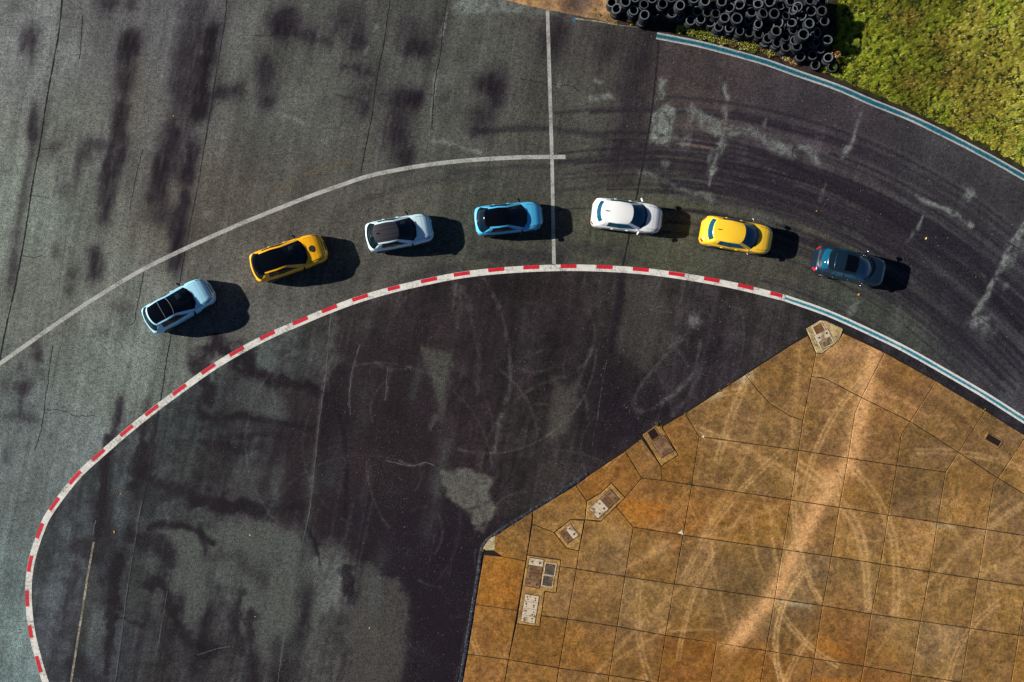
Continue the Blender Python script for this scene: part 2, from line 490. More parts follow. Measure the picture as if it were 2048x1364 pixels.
# --- inside the bend: wet tar black with torn edges, pale dry islands
patch([(470, 700), (520, 745), (600, 765), (650, 740), (680, 690), (760, 640), (830, 640), (850, 700), (870, 780), (888, 850), (875, 925), (985, 945),
       (1010, 1000), (985, 1065), (955, 1095), (918, 1340), (900, 1420), (800, 1420), (795, 1300), (815, 1240), (800, 1180), (745, 1130),
       (700, 1100), (645, 1100), (600, 1050), (540, 1030), (440, 1010), (500, 950), (520, 900), (470, 830), (455, 770)], .55, (40, 30, 37), 34)
patch([(885, 985), (935, 1012), (965, 1055), (955, 1110), (915, 1350), (905, 1420), (810, 1420), (825, 1280), (835, 1215), (800, 1170), (760, 1145),
       (690, 1105), (640, 1060), (650, 1000), (760, 985)], .6, (33, 25, 35), 14)
for p, amt, c, so in [
        ([(880, 936), (970, 942), (985, 960), (978, 990), (998, 1018), (965, 1062), (952, 1062), (935, 1022), (908, 1003), (892, 985)], .85, (86, 84, 78), 6),
        ([(838, 690), (905, 700), (898, 760), (893, 800), (884, 855), (872, 800), (858, 770)], .75, (74, 74, 68), 9),
        ([(1106, 758), (1132, 770), (1158, 764), (1155, 800), (1138, 875), (1098, 880), (1100, 800)], .55, (82, 79, 73), 9),
        ([(310, 1062), (400, 1052), (490, 1062), (520, 1032), (580, 1060), (622, 1100), (648, 1180), (630, 1290), (540, 1330), (480, 1290), (478, 1180), (440, 1140), (415, 1150), (430, 1200), (415, 1290), (370, 1270), (340, 1200), (335, 1110)], .75, (76, 79, 75), 14),
        ([(722, 1138), (742, 1126), (762, 1160), (798, 1153), (822, 1200), (812, 1260), (792, 1400), (690, 1400), (705, 1240)], .75, (70, 67, 64), 9),
        ([(498, 690), (535, 668), (560, 690), (548, 740), (530, 762), (505, 730)], .6, (78, 87, 85), 9),
        ([(480, 750), (530, 775), (575, 800), (575, 840), (500, 835), (470, 800)], .5, (76, 82, 80), 12),
        ([(470, 930), (560, 940), (555, 1000), (520, 1015), (470, 1000)], .5, (73, 76, 73), 12),
        ([(180, 1150), (240, 1150), (225, 1230), (200, 1300), (165, 1300)], .45, (76, 80, 75), 10),
        ([(230, 1180), (320, 1170), (320, 1230), (270, 1240), (240, 1230)], .35, (70, 72, 71), 10),
        ([(1250, 552), (1330, 560), (1340, 690), (1290, 740), (1222, 720)], .5, (70, 66, 61), 16)]:
    patch(p, amt, c, so)
for p, w, amt in [([(470, 730), (540, 760), (600, 768), (650, 795)], 7, .9), ([(465, 832), (520, 838), (570, 845), (640, 860)], 5, .8), ([(480, 868), (560, 872)], 5, .7),
                  ([(300, 1052), (350, 1046), (390, 1060), (425, 1085)], 5, .8), ([(262, 1065), (320, 1090), (335, 1125)], 15, .7), ([(300, 1165), (330, 1172), (350, 1230)], 12, .7),
                  ([(236, 1120), (228, 1170), (224, 1228)], 11, .85), ([(235, 1236), (285, 1252)], 6, .6), ([(222, 1240), (212, 1340)], 7, .75),
                  ([(350, 1235), (385, 1285), (430, 1300)], 10, .6), ([(218, 880), (208, 960), (198, 1060)], 6, .95), ([(287, 862), (270, 965)], 7, .7),
                  ([(285, 950), (340, 975), (400, 1000)], 12, .65), ([(395, 1000), (450, 1010), (520, 1022)], 12, .75), ([(400, 720), (415, 790)], 13, .75),
                  ([(430, 690), (480, 705), (505, 740)], 12, .85), ([(405, 830), (450, 835), (500, 830)], 8, .6), ([(400, 880), (450, 890), (520, 895)], 10, .6),
                  ([(205, 1000), (220, 1110), (210, 1200)], 16, .5), ([(160, 1085), (190, 1110)], 10, .5), ([(150, 1130), (135, 1250)], 12, .3), ([(150, 1330), (200, 1364)], 16, .5),
                  ([(480, 1180), (470, 1230), (480, 1300)], 9, .6), ([(500, 1230), (505, 1364)], 8, .6), ([(690, 1150), (700, 1190)], 12, .7), ([(560, 1300), (570, 1364)], 18, .4),
                  ([(660, 755), (678, 830), (690, 900), (692, 1040)], 3, .9), ([(590, 1030), (625, 1075), (640, 1130)], 3, .8), ([(700, 1150), (706, 1210)], 3, .6),
                  ([(1245, 550), (1232, 640), (1218, 700)], 6, .6), ([(1225, 730), (1235, 800), (1250, 850)], 30, .4), ([(930, 760), (915, 790), (895, 810)], 3, .5),
                  ([(450, 1010), (470, 1015), (600, 1010)], 9, .7), ([(400, 1055), (410, 1100)], 5, .6), ([(1000, 700), (1060, 690), (1150, 700)], 60, .18)]:
    stroke(p, w, amt)
A0 = ASPH.copy()
r3 = random.Random(5)
for k in range(48):
    x_ = r3.uniform(150, 900); y_ = r3.uniform(700, 1340); L_ = r3.uniform(30, 130)
    sl_ = [(x_, y_), (x_ - L_ * .1 + r3.uniform(-6, 6), y_ + L_ * .5), (x_ - L_ * .19, y_ + L_)]
    if in_poly(np.array([x_]), np.array([y_]), kpoly)[0] and in_poly(np.array([x_ - L_ * .19]), np.array([y_ + L_]), kpoly)[0]:
        stroke(sl_, r3.uniform(4, 13), r3.uniform(.2, .5), DK if r3.random() < .7 else (74, 80, 78))
for k in range(9):
    x_ = r3.uniform(230, 560); y_ = r3.uniform(800, 1300); L_ = r3.uniform(40, 110)
    stroke([(x_, y_), (x_ + L_ * .5, y_ + r3.uniform(-8, 14)), (x_ + L_, y_ + r3.uniform(-6, 30))], r3.uniform(4, 9), r3.uniform(.25, .55))
smear(A0, 7, 2, .3)
# dry streaks and rubbed-out rings
PALE = (96, 98, 92)
for p, w, amt in [([(965, 553), (1000, 620), (1018, 700), (1020, 770), (1003, 830), (990, 900)], 3, .35), ([(925, 575), (945, 640), (958, 720), (955, 790)], 4, .22),
                  ([(905, 560), (920, 600), (915, 650)], 7, .22), ([(1378, 760), (1310, 815), (1275, 818), (1268, 800), (1290, 760), (1350, 690), (1370, 670)], 3, .35),
                  ([(1312, 845), (1330, 800), (1372, 770), (1395, 720), (1400, 680)], 3, .35), ([(1345, 830), (1380, 790), (1400, 740)], 3, .25),
                  ([(675, 600), (660, 690), (650, 760)], 10, .4), ([(648, 760), (638, 830), (630, 900), (618, 1010)], 2.5, .35), ([(720, 690), (702, 760), (700, 820)], 2, .3),
                  ([(780, 735), (772, 800)], 2.5, .25), ([(1180, 700), (1160, 760)], 3, .3), ([(800, 925), (830, 932), (850, 925)], 2, .4), ([(1065, 810), (1095, 808)], 2, .3),
                  ([(330, 1010), (340, 1060)], 3, .3), ([(590, 1110), (580, 1200), (560, 1330)], 2, .3), ([(660, 1080), (640, 1180), (620, 1260)], 8, .25), ([(870, 830), (862, 860)], 5, .4),
                  ([(640, 580), (620, 690)], 10, .15), ([(1055, 620), (1065, 720)], 18, .16), ([(740, 600), (730, 680)], 12, .15)]:
    stroke(p, w, amt, PALE)
# --- the bend: rubber laid down along the racing line
RUB = (36, 31, 40)
for p, w, amt in [([(960, 263), (1060, 256), (1150, 263), (1250, 283)], 5, .5), ([(1290, 318), (1420, 336), (1560, 376), (1690, 430), (1800, 500), (1880, 575)], 11, .4),
                  ([(1500, 300), (1620, 345), (1740, 408), (1820, 460), (1900, 515), (1985, 585), (2060, 665)], 5, .7), ([(1560, 318), (1700, 385), (1800, 450), (1870, 500), (1980, 600)], 4, .6),
                  ([(1470, 225), (1600, 262), (1690, 292), (1800, 345), (1900, 405), (2000, 480), (2070, 535)], 7, .5), ([(1300, 345), (1450, 358), (1600, 398), (1700, 440), (1820, 505), (1900, 570)], 9, .5),
                  ([(1330, 372), (1480, 382), (1600, 415), (1680, 450)], 7, .5), ([(1380, 398), (1500, 408), (1620, 440), (1700, 475)], 6, .4), ([(1600, 330), (1760, 410), (1900, 490), (2048, 590)], 12, .35),
                  ([(1650, 350), (1800, 420), (1950, 510), (2060, 590)], 6, .5), ([(1960, 560), (2000, 610), (2043, 655)], 5, .8), ([(1975, 560), (2030, 610), (2060, 640)], 4, .7),
                  ([(1750, 560), (1860, 610), (1950, 680), (2048, 760)], 20, .25), ([(1840, 570), (1930, 630), (2048, 720)], 8, .3), ([(1350, 130), (1500, 170), (1700, 240), (1900, 340), (2048, 430)], 22, .2),
                  ([(1120, 500), (1200, 505), (1250, 512)], 14, .35), ([(960, 515), (1060, 512), (1110, 514)], 12, .4), ([(780, 575), (860, 545), (920, 532)], 8, .3),
                  ([(900, 345), (1000, 335), (1100, 333)], 4, .3), ([(700, 410), (850, 365), (1000, 352)], 5, .2)]:
    stroke(p, w, amt, RUB, fine_=w < 9)
for p, w, amt, c in [([(1302, 277), (1380, 290), (1440, 303), (1560, 345), (1660, 386), (1740, 428)], 2.4, 1.0, (150, 128, 106)), ([(1740, 428), (1830, 480), (1900, 530)], 2.5, .35, (110, 96, 82)),
                     ([(1520, 385), (1620, 415), (1700, 455)], 2.5, .25, (84, 78, 76)), ([(1680, 365), (1800, 430), (1900, 490)], 3, .25, (84, 80, 78)),
                     ([(1700, 410), (1800, 470), (1880, 530)], 2.5, .25, (84, 80, 78)), ([(1920, 520), (1990, 560), (2048, 600)], 3, .4, (92, 90, 92)),
                     ([(1250, 500), (1380, 512), (1480, 525)], 14, .18, (78, 76, 66))]:
    stroke(p, w, amt, c, fine_=w < 5)
# many fine passes of rubber and scrubbed streaks, all following the bend
LINE = catmull([(1100, 345), (1250, 335), (1400, 342), (1550, 372), (1700, 425), (1850, 508), (1980, 610), (2090, 715)], 10)
LT_ = np.gradient(LINE, axis=0); LT_ /= np.linalg.norm(LT_, axis=1)[:, None]; LN_ = np.stack([-LT_[:, 1], LT_[:, 0]], 1)
r2 = random.Random(21)
for k in range(150):
    i0 = r2.randint(0, len(LINE) - 36); i1 = min(len(LINE) - 1, i0 + r2.randint(30, 105))
    o0 = r2.gauss(0, 62); o1 = o0 + r2.uniform(-22, 22)
    ii = np.arange(i0, i1 + 1, 4)
    P = LINE[ii] + LN_[ii] * np.linspace(o0, o1, len(ii))[:, None]
    if k % 4 == 3:
        stroke([tuple(p) for p in P], r2.uniform(1.2, 2.4), r2.uniform(.12, .3), (88, 85, 84), fine_=True)
    else:
        stroke([tuple(p) for p in P], r2.uniform(1.2, 3.2), r2.uniform(.25, .7), RUB, fine_=True)
for k in range(64):                                   # doughnut arcs scrubbed inside the bend
    cx_, cy_, R_ = r2.uniform(700, 1350), r2.uniform(640, 1150), r2.uniform(40, 240)
    a0 = r2.uniform(0, 6.28); a1 = a0 + r2.uniform(.5, 1.8)
    P = [(cx_ + R_ * math.cos(a), cy_ + R_ * math.sin(a)) for a in np.linspace(a0, a1, 9)]
    stroke(P, r2.uniform(1.2, 2.6), r2.uniform(.12, .34), PALE if k % 4 else DK, fine_=True)
for k in range(60):                                   # drag marks along the lanes on the left
    x_ = r2.uniform(-20, 1250); y_ = r2.uniform(-20, 1364); L_ = r2.uniform(40, 220)
    stroke([(x_, y_), (x_ - L_ * .19, y_ + L_)], r2.uniform(1, 3.5), r2.uniform(.06, .2), DK if k % 2 else (104, 112, 108))
for p, w in [([(1560, 318), (1700, 388), (1800, 450), (1880, 510), (1960, 575), (2050, 660)], 2.6), ([(1900, 515), (1960, 565), (2043, 655)], 4.0), ([(1480, 330), (1640, 372), (1780, 440), (1900, 520)], 2.4), ([(1990, 590), (2048, 640)], 3.0)]:
    stroke(p, w, .9, (32, 28, 37), fine_=True)
# --- pale bare patches on the resurfaced side
PG = (132, 138, 132)
patch([(1318, 212), (1338, 200), (1352, 218), (1347, 250), (1338, 286), (1302, 280), (1303, 240)], .72, PG, 7)
patch([(1358, 218), (1382, 208), (1402, 222), (1440, 240), (1470, 255), (1500, 258), (1545, 278), (1580, 292), (1590, 312), (1560, 312), (1530, 292), (1500, 268), (1470, 268), (1452, 288), (1436, 308), (1436, 272), (1405, 252), (1375, 242)], .52, PG, 7)
for p, w, amt in [([(1325, 162), (1322, 188)], 6, .55), ([(1448, 176), (1454, 196)], 4, .65), ([(1449, 212), (1453, 238)], 3, .5), ([(1444, 270), (1434, 306), (1424, 350)], 4, .45),
                  ([(1428, 335), (1421, 352)], 5, .65), ([(1420, 350), (1419, 372)], 2, .6), ([(1602, 300), (1622, 306), (1636, 322)], 7, .5), ([(1722, 226), (1712, 258), (1706, 280), (1690, 302)], 2.5, .55),
                  ([(1698, 290), (1686, 308)], 4, .4), ([(1834, 390), (1848, 402), (1880, 414), (1915, 432), (1945, 455)], 3, .65), ([(1845, 432), (1838, 458)], 3.5, .55), ([(1828, 466), (1815, 480)], 3, .4),
                  ([(2052, 445), (2028, 480), (2008, 525), (1992, 555), (1968, 598), (1948, 626)], 4.5, .7), ([(2030, 480), (2040, 500), (2020, 520)], 9, .35), ([(1990, 555), (2010, 570)], 5, .45),
                  ([(1388, 388), (1410, 394), (1428, 402)], 5, .5), ([(1282, 345), (1330, 362), (1380, 386)], 3.5, .35), ([(1510, 430), (1560, 445)], 6, .2), ([(1182, 198), (1222, 192)], 4, .5),
                  ([(1190, 160), (1202, 164)], 3, .5), ([(865, 283), (905, 290), (935, 300), (965, 303)], 3.5, .5), ([(893, 30), (884, 70)], 2.5, .5), ([(872, 140), (868, 190), (860, 270)], 2.2, .5),
                  ([(1418, 320), (1425, 300)], 3, .4), ([(1652, 370), (1640, 400)], 2.5, .3), ([(1530, 250), (1533, 240)], 4, .4), ([(1700, 628), (1718, 600)], 4, .35), ([(752, 50), (748, 60)], 2.5, .4),
                  ([(735, 95), (728, 108)], 2.5, .4), ([(595, 180), (588, 215)], 3, .3), ([(570, 232), (590, 236), (605, 248)], 3.5, .5), ([(1350, 270), (1365, 290)], 4, .3)]:
    stroke(p, w, amt, PG)
for a in [(1938, 385, 9, 16, .6), (1960, 642, 20, 14, .55), (1980, 660, 16, 12, .3), (1800, 620, 8, 10, .3), (1800, 645, 14, 12, .2), (1390, 638, 14, 14, .4), (1372, 278, 8, 18, .35), (1330, 325, 6, 7, .4),
          (945, 5, 34, 16, .6), (1020, 14, 30, 8, .5), (1085, 28, 26, 6, .3), (505, 595, 8, 8, .0), (413, 432, 8, 7, .4), (400, 600, 10, 8, .0), (1220, 195, 8, 5, .3), (870, 125, 5, 5, .4), (1120, 165, 4, 5, .4)]:
    if a[4] > 0:
        blob(*a, rgb=PG)

v_ = ASPH[inside]
ASPH[inside] = v_ * np.clip(.76 + .24 * v_.mean(1) / 62, .76, 1.08)[:, None]
ASPH = np.clip(ASPH, 8, 235)
print('asphalt mesh')
nyy, nxx = PX.shape
V = np.zeros((nyy * nxx, 3), np.float32)
V[:, 0] = ((PX - 1024) / S).ravel(); V[:, 1] = ((682 - PY) / S).ravel()
idx = np.arange(nyy * nxx).reshape(nyy, nxx)
F = np.stack([idx[1:, :-1].ravel(), idx[1:, 1:].ravel(), idx[:-1, 1:].ravel(), idx[:-1, :-1].ravel()], 1)
asphalt = structure(np_mesh('asphalt', V, F, M_ASPH))
color_attr(asphalt, (s2l(ASPH) / KLIT).reshape(-1, 3))

# ------------------------------------------------------------------ ribbons: joints, cracks, painted lines
def ribbon(name, pts, width, z, mat, parent=None, step=6.0, smooth=True, across=0, jit=0.0, wvar=0.0):
    P = catmull(pts, step) if smooth else np.array(pts, float)
    if jit:
        T = np.gradient(P, axis=0); T /= np.linalg.norm(T, axis=1)[:, None] + 1e-9
        nrm = np.stack([-T[:, 1], T[:, 0]], 1)
        k = np.arange(len(P))
        P = P + nrm * (jit * (np.array([random.random() for _ in k]) - .5) * 2 + jit * 2.5 * (vnoise(k * .13, k * 0 + random.random() * 99) - .5))[:, None]
    T = np.gradient(P, axis=0); T /= np.linalg.norm(T, axis=1)[:, None] + 1e-9
    nrm = np.stack([-T[:, 1], T[:, 0]], 1)
    w = np.full(len(P), float(width))
    if wvar:
        w *= 1 + wvar * (np.array([random.random() for _ in w]) - .5) * 2
    fr = np.linspace(-1, 1, across + 2)
    rows = [P + nrm * (w * 0.5 * f)[:, None] for f in fr]
    V = []; A = []
    for f, r in zip(fr, rows):
        for p in r:
            x, y = W2(p); V.append((x, y, z)); A.append(f)
    n = len(P); Fc = []
    for j in range(len(fr) - 1):
        for i in range(n - 1):
            a = j * n + i
            Fc.append((a + n, a + n + 1, a + 1, a) if False else (a, a + 1, a + n + 1, a + n))
    o = mesh_obj(name, V, Fc, mat, parent)
    # faces up
    if len(o.data.polygons) and o.data.polygons[0].normal.z < 0:
        o.data.flip_normals()
    if across:
        float_attr(o, A, 'across')
    return o

for pts, w, j in [
        ([(126, -40), (118, 60), (95, 190), (80, 290), (65, 370), (45, 500), (22, 610), (5, 690), (-8, 760)], 2.6, .4),
        ([(457, -40), (450, 40), (440, 100), (405, 320)], 1.6, .5), ([(372, 490), (355, 590), (340, 680), (318, 820), (300, 940), (285, 1010)], 1.9, .7),
        ([(405, 320), (388, 410), (372, 490)], 1.2, .5), ([(285, 1010), (262, 1140), (232, 1370)], 1.2, .6),
        ([(785, -40), (770, 70), (755, 150), (742, 240), (730, 300), (722, 345)], 1.7, .5), ([(897, -10), (887, 50), (880, 115), (872, 150), (862, 260)], 1.4, .9),
        ([(1318, 84), (1306, 200), (1296, 270), (1285, 330), (1272, 400)], 3.4, .3), ([(1262, 450), (1258, 470), (1250, 510), (1246, 530)], 4, .25), ([(1243, 548), (1232, 610), (1222, 660), (1214, 715)], 3.4, .4),  # wide seam ribbons: joint plus the painted shadow of its height step
        ([(1213, 716), (1205, 760), (1195, 820), (1186, 890), (1180, 935)], 2.4, .5), ([(165, 30), (162, 80), (158, 120)], 1.2, .7),
        ([(288, 545), (282, 580), (276, 610), (270, 640), (258, 650)], 1.3, 1.2),
        ([(105, 690), (98, 740), (92, 790), (84, 850), (70, 900)], 1.2, 1.0), ([(84, 820), (120, 820), (150, 832), (190, 830)], 1.1, 1.6), ([(60, 390), (80, 392), (100, 398)], 1.1, 1.0),
        ([(42, 510), (65, 515), (85, 512)], 1.1, 1.0), ([(76, 298), (110, 297)], 1.0, .6), ([(1040, 155), (1075, 165), (1105, 170), (1140, 172), (1160, 185)], 1.1, 1.4),
        ([(190, 1075), (200, 1020), (215, 930)], 3.2, .6), ([(1302, 232), (1340, 240), (1355, 222), (1400, 232), (1440, 250), (1480, 262)], .7, 2.0),
        ([(1452, 262), (1447, 290), (1436, 318)], .9, 1.6), ([(1590, 292), (1586, 310), (1600, 322)], 1.4, 1.2), ([(1315, 212), (1340, 222), (1335, 285)], .7, 1.6),
        ([(1948, 628), (1975, 645), (2000, 660)], 1.1, .8), ([(1888, 640), (1878, 680), (1874, 700)], 1.2, .8), ([(2012, 484), (2045, 500)], 1.2, .8),
        ([(500, 70), (540, 72), (570, 78)], 1.0, 1.2), ([(285, 300), (270, 360), (260, 420)], .9, .6), ([(110, 1290), (95, 1350)], .8, .6), ([(345, 1130), (338, 1160), (328, 1215), (320, 1290)], 1.0, .6)]:
    ribbon('joint' if w > 1.5 else 'crack', pts, w, 0.004, M_CRACK, asphalt, 5, True, 0, j, 0.45)
# chalky joints
for pts, w in [([(675, 520), (660, 640), (650, 760), (636, 860), (622, 1000), (600, 1110), (572, 1250), (555, 1364)], 1.6), ([(720, 690), (705, 740), (698, 800), (702, 830)], 1.4),
               ([(284, 1000), (262, 1130), (240, 1290), (230, 1364)], 1.5), ([(338, 1165), (325, 1240), (312, 1310)], 1.4), ([(775, 735), (770, 800)], 1.2),
               ([(1212, 720), (1195, 830), (1184, 900)], 1.6), ([(132, 470), (120, 560), (112, 610)], 1.3), ([(200, 240), (206, 275), (203, 310)], 1.3), ([(770, 920), (820, 932), (850, 925), (870, 932)], 1.6),
               ([(875, 110), (866, 200), (860, 270)], 1.6), ([(185, 1070), (192, 1040)], 1.6), ([(395, 1310), (430, 1298), (460, 1292)], 1.2)]:
    ribbon('chalky_joint', pts, w, 0.0035, M_SEAMPALE, asphalt, 5, True, 0, .7, 0.6)

WHITE_ARC = [(-60, 768), (0, 727), (58, 686), (130, 636), (197, 592), (282, 541), (369, 498), (469, 453), (520, 432), (600, 400), (680, 371), (746, 350), (846, 331),
             (936, 320.7), (1020, 315.5), (1075, 314), (1131, 314)]
structure(ribbon('white_arc_line', WHITE_ARC, 8.2, 0.006, M_LINE))
structure(ribbon('white_cross_line', [(1095, 21), (1098, 120), (1101, 220), (1104, 320), (1106, 430), (1108, 528)], 7.2, 0.008, M_LINE))
structure(ribbon('faded_cream_line', [(187.5, 1084), (176, 1150), (165, 1220), (153, 1295), (139, 1385)], 4.2, 0.006, M_LINEOLD))
structure(ribbon('old_edge_line', [(1149, 37), (1190, 42), (1240, 50), (1306, 57)], 2.6, 0.006, M_LINEOLD))
structure(ribbon('blue_paint_mark', [(1148, 37), (1149, 45)], 6.0, 0.010, plain('blue_mark_paint', (0.01, 0.10, 0.20), rough=0.7)))

kerb = structure(ribbon('track_edge_line', KERB, 13.0, 0.006, M_KERBW))
KC = catmull(KERB, 2.0)
KT = np.gradient(KC, axis=0); KT /= np.linalg.norm(KT, axis=1)[:, None]
KS = np.concatenate([[0], np.cumsum(np.linalg.norm(np.diff(KC, axis=0), axis=1))])
REDS = [(77, 1327), (63, 1260), (56, 1197), (62, 1127), (80, 1062), (107, 1007), (150, 956), (199, 910), (255, 863), (305, 822), (359, 781), (417, 740),
        (474, 705), (536, 672), (601, 644), (660, 620), (723, 597), (790, 577), (857, 562), (924, 550), (993, 542), (1063, 537), (1137, 535), (1209, 537),
        (1283, 542), (1353, 550), (1422, 562), (1492, 576), (1555, 592)]
for k, (rx, ry) in enumerate(REDS):
    i = int(np.argmin((KC[:, 0] - rx) ** 2 + (KC[:, 1] - ry) ** 2))
    half = 17.5 + random.uniform(-1, 1.2)
    ii = np.where(np.abs(KS - KS[i]) <= half)[0]
    nrm = np.stack([KT[ii, 1], -KT[ii, 0]], 1)      # towards the outside of the bend
    P = KC[ii] + nrm * (2.6 + random.uniform(-.3, .3))
    ribbon('red_block', P[::4], 7.4, 0.010, M_KERBR, kerb, smooth=False)
inner = structure(ribbon('blue_white_inner_line', KERBB, 13.0, 0.006, M_BLUEIN, across=7))
outer = structure(ribbon('blue_white_outer_line', OUTER, 13.5, 0.012, M_BLUEOUT, across=7))

# ------------------------------------------------------------------ concrete apron: slabs one by one
print('apron')
cctrl = [((1000, 1160), (156, 105, 47)), ((990, 1340), (153, 107, 56)), ((1060, 1070), (150, 107, 56)), ((1180, 940), (149, 101, 49)), ((1320, 1010), (148, 102, 52)),
         ((1250, 1110), (150, 111, 63)), ((1450, 950), (150, 109, 60)), ((1500, 1200), (143, 107, 62)), ((1480, 1340), (151, 100, 45)), ((1700, 1340), (150, 102, 52)),
         ((1850, 1200), (150, 113, 66)), ((1950, 1100), (151, 113, 68)), ((1800, 790), (139, 101, 60)), ((1900, 870), (140, 105, 62)), ((1560, 760), (151, 109, 60)),
         ((1700, 740), (158, 114, 68)), ((1400, 850), (149, 107, 58)), ((1150, 1200), (149, 109, 62)), ((1100, 1300), (150, 105, 53)), ((2000, 1300), (145, 107, 60))]
TAN = (214, 160, 106); LT = (214, 168, 112); WHT = (196, 180, 150); BRN = (104, 74, 44); ORG = (186, 112, 34)
rs = random.Random(3)
cstrokes = [([(1748, 690), (1738, 760), (1718, 840), (1700, 915), (1660, 975), (1630, 1020), (1600, 1080), (1565, 1160), (1525, 1215), (1465, 1290)], 13, 1.0, TAN),
            ([(1640, 985), (1660, 950), (1690, 935)], 20, .5, TAN), ([(1590, 930), (1640, 968), (1680, 1015), (1708, 1060), (1724, 1120), (1732, 1220)], 2.6, .6, LT),
            ([(1600, 922), (1652, 962), (1694, 1012), (1722, 1058), (1734, 1115), (1740, 1220)], 2.6, .6, LT), ([(1698, 935), (1740, 985), (1768, 1040), (1786, 1110), (1786, 1230)], 2.4, .5, LT),
            ([(1706, 930), (1752, 985), (1780, 1040), (1796, 1110), (1796, 1230)], 2.4, .5, LT), ([(1492, 752), (1462, 820), (1442, 880), (1430, 920)], 2.6, .55, LT), ([(1500, 755), (1472, 820), (1452, 880), (1438, 925)], 2.6, .5, LT),
            ([(1530, 790), (1505, 880), (1470, 950), (1400, 1080)], 3, .35, LT), ([(1600, 690), (1590, 800), (1575, 960)], 4, .3, LT), ([(1640, 720), (1680, 800), (1720, 940)], 3, .2, LT),
            ([(1390, 850), (1480, 890), (1590, 950), (1650, 1000)], 3, .4, LT), ([(1400, 868), (1490, 905), (1600, 965)], 3, .35, LT), ([(1180, 1180), (1300, 1110), (1420, 1070), (1560, 1010)], 3, .3, LT),
            ([(1180, 1360), (1300, 1230), (1420, 1120), (1500, 1000)], 3, .3, LT), ([(1230, 1320), (1290, 1285), (1340, 1250)], 2.5, .35, LT), ([(1540, 1010), (1545, 1080), (1560, 1160)], 2.5, .4, LT), ([(1500, 1030), (1515, 1120), (1545, 1170)], 2.5, .35, LT),
            ([(1850, 1170), (1920, 1100), (1980, 1050), (2060, 995)], 3.5, .45, LT), ([(1930, 1100), (1985, 1055), (2060, 1005)], 2.5, .35, LT), ([(1790, 1220), (1840, 1130), (1870, 1060)], 7, .25, LT), ([(1880, 1200), (1950, 1150), (2060, 1110)], 6, .25, LT),
            ([(1850, 830), (1950, 900)], 14, .0, BRN), ([(1760, 748), (1830, 785), (1880, 815), (1940, 850)], 9, .5, BRN), ([(1730, 770), (1800, 800), (1850, 830)], 3, .4, TAN), ([(1870, 880), (1930, 900)], 8, .2, BRN),
            ([(1640, 690), (1700, 700), (1720, 690)], 10, .4, TAN), ([(1620, 750), (1700, 770), (1760, 800), (1830, 850)], 4, .25, LT), ([(1750, 1180), (1830, 1195), (1880, 1180)], 2, .3, LT), ([(1340, 1262), (1400, 1258), (1440, 1262)], 1.8, .4, LT),
            ([(1500, 745), (1480, 760)], 8, .55, WHT), ([(1440, 785), (1425, 795)], 6, .5, WHT), ([(1230, 1000), (1300, 1010), (1340, 1015)], 2.5, .45, ORG), ([(1240, 1010), (1310, 1022)], 12, .4, ORG), ([(1270, 1045), (1300, 1030)], 14, .35, ORG),
            ([(1560, 1203), (1620, 1212)], 4, .5, WHT), ([(1870, 1050), (1910, 1052)], 4, .35, WHT), ([(1310, 1095), (1330, 1110)], 16, .3, (190, 150, 100)), ([(1280, 1120), (1340, 1080)], 6, .3, TAN), ([(1780, 1300), (1790, 1310)], 16, .4, (190, 140, 70)),
            ([(1880, 1270), (1890, 1280)], 14, .3, (188, 148, 92)), ([(1640, 1290), (1700, 1310)], 10, .35, ORG), ([(1620, 1362), (1720, 1364)], 5, .5, ORG), ([(1330, 1285), (1400, 1300)], 12, .3, (120, 72, 30)), ([(1490, 1310), (1530, 1325)], 14, .3, (120, 72, 30)),
            ([(1700, 1300), (1720, 1350)], 10, .35, (104, 60, 28)), ([(1010, 1150), (1030, 1210)], 12, .3, (130, 76, 26)), ([(960, 1280), (1000, 1260)], 14, .3, (130, 80, 30)), ([(1430, 1250), (1440, 1265)], 10, .4, BRN), ([(1225, 1140), (1245, 1150)], 7, .45, (110, 84, 56)),
            ([(1440, 1110), (1450, 1115)], 10, .3, BRN), ([(1640, 910), (1660, 920)], 14, .35, BRN), ([(1380, 965), (1386, 975)], 3, .8, (70, 60, 30)), ([(1985, 868), (1975, 880)], 12, .4, BRN)]
for k in range(36):                                   # looping double tyre tracks
    cx_, cy_, R_ = rs.uniform(1350, 2150), rs.uniform(820, 1500), rs.uniform(180, 800)
    a0 = rs.uniform(0, 6.28); a1 = a0 + rs.uniform(150, 420) / R_; amt_ = rs.uniform(.4, .85); w_ = rs.uniform(1.3, 1.8)
    for dR in (0, rs.uniform(6, 9)):
        cstrokes.append(([(cx_ + (R_ + dR) * math.cos(a), cy_ + (R_ + dR) * math.sin(a)) for a in np.linspace(a0, a1, 9)], w_, amt_, LT))
for k in range(40):
    a = rs.uniform(0, 360); x = rs.uniform(1250, 2040); y = rs.uniform(800, 1360); L = rs.uniform(60, 190); cv = rs.uniform(-30, 30)
    dx, dy = math.cos(math.radians(a)), math.sin(math.radians(a))
    cstrokes.append(([(x - dx * L, y - dy * L), (x - dy * cv, y + dx * cv), (x + dx * L, y + dy * L)], rs.uniform(1.3, 3.5), rs.uniform(.1, .3), rs.choice([LT, TAN, LT, BRN])))
for st in range(len(cstrokes)):
    p, w, amt, c = cstrokes[st]
    cstrokes[st] = (catmull(p, 14) if len(p) > 2 else np.array(p, float), w, amt, c)

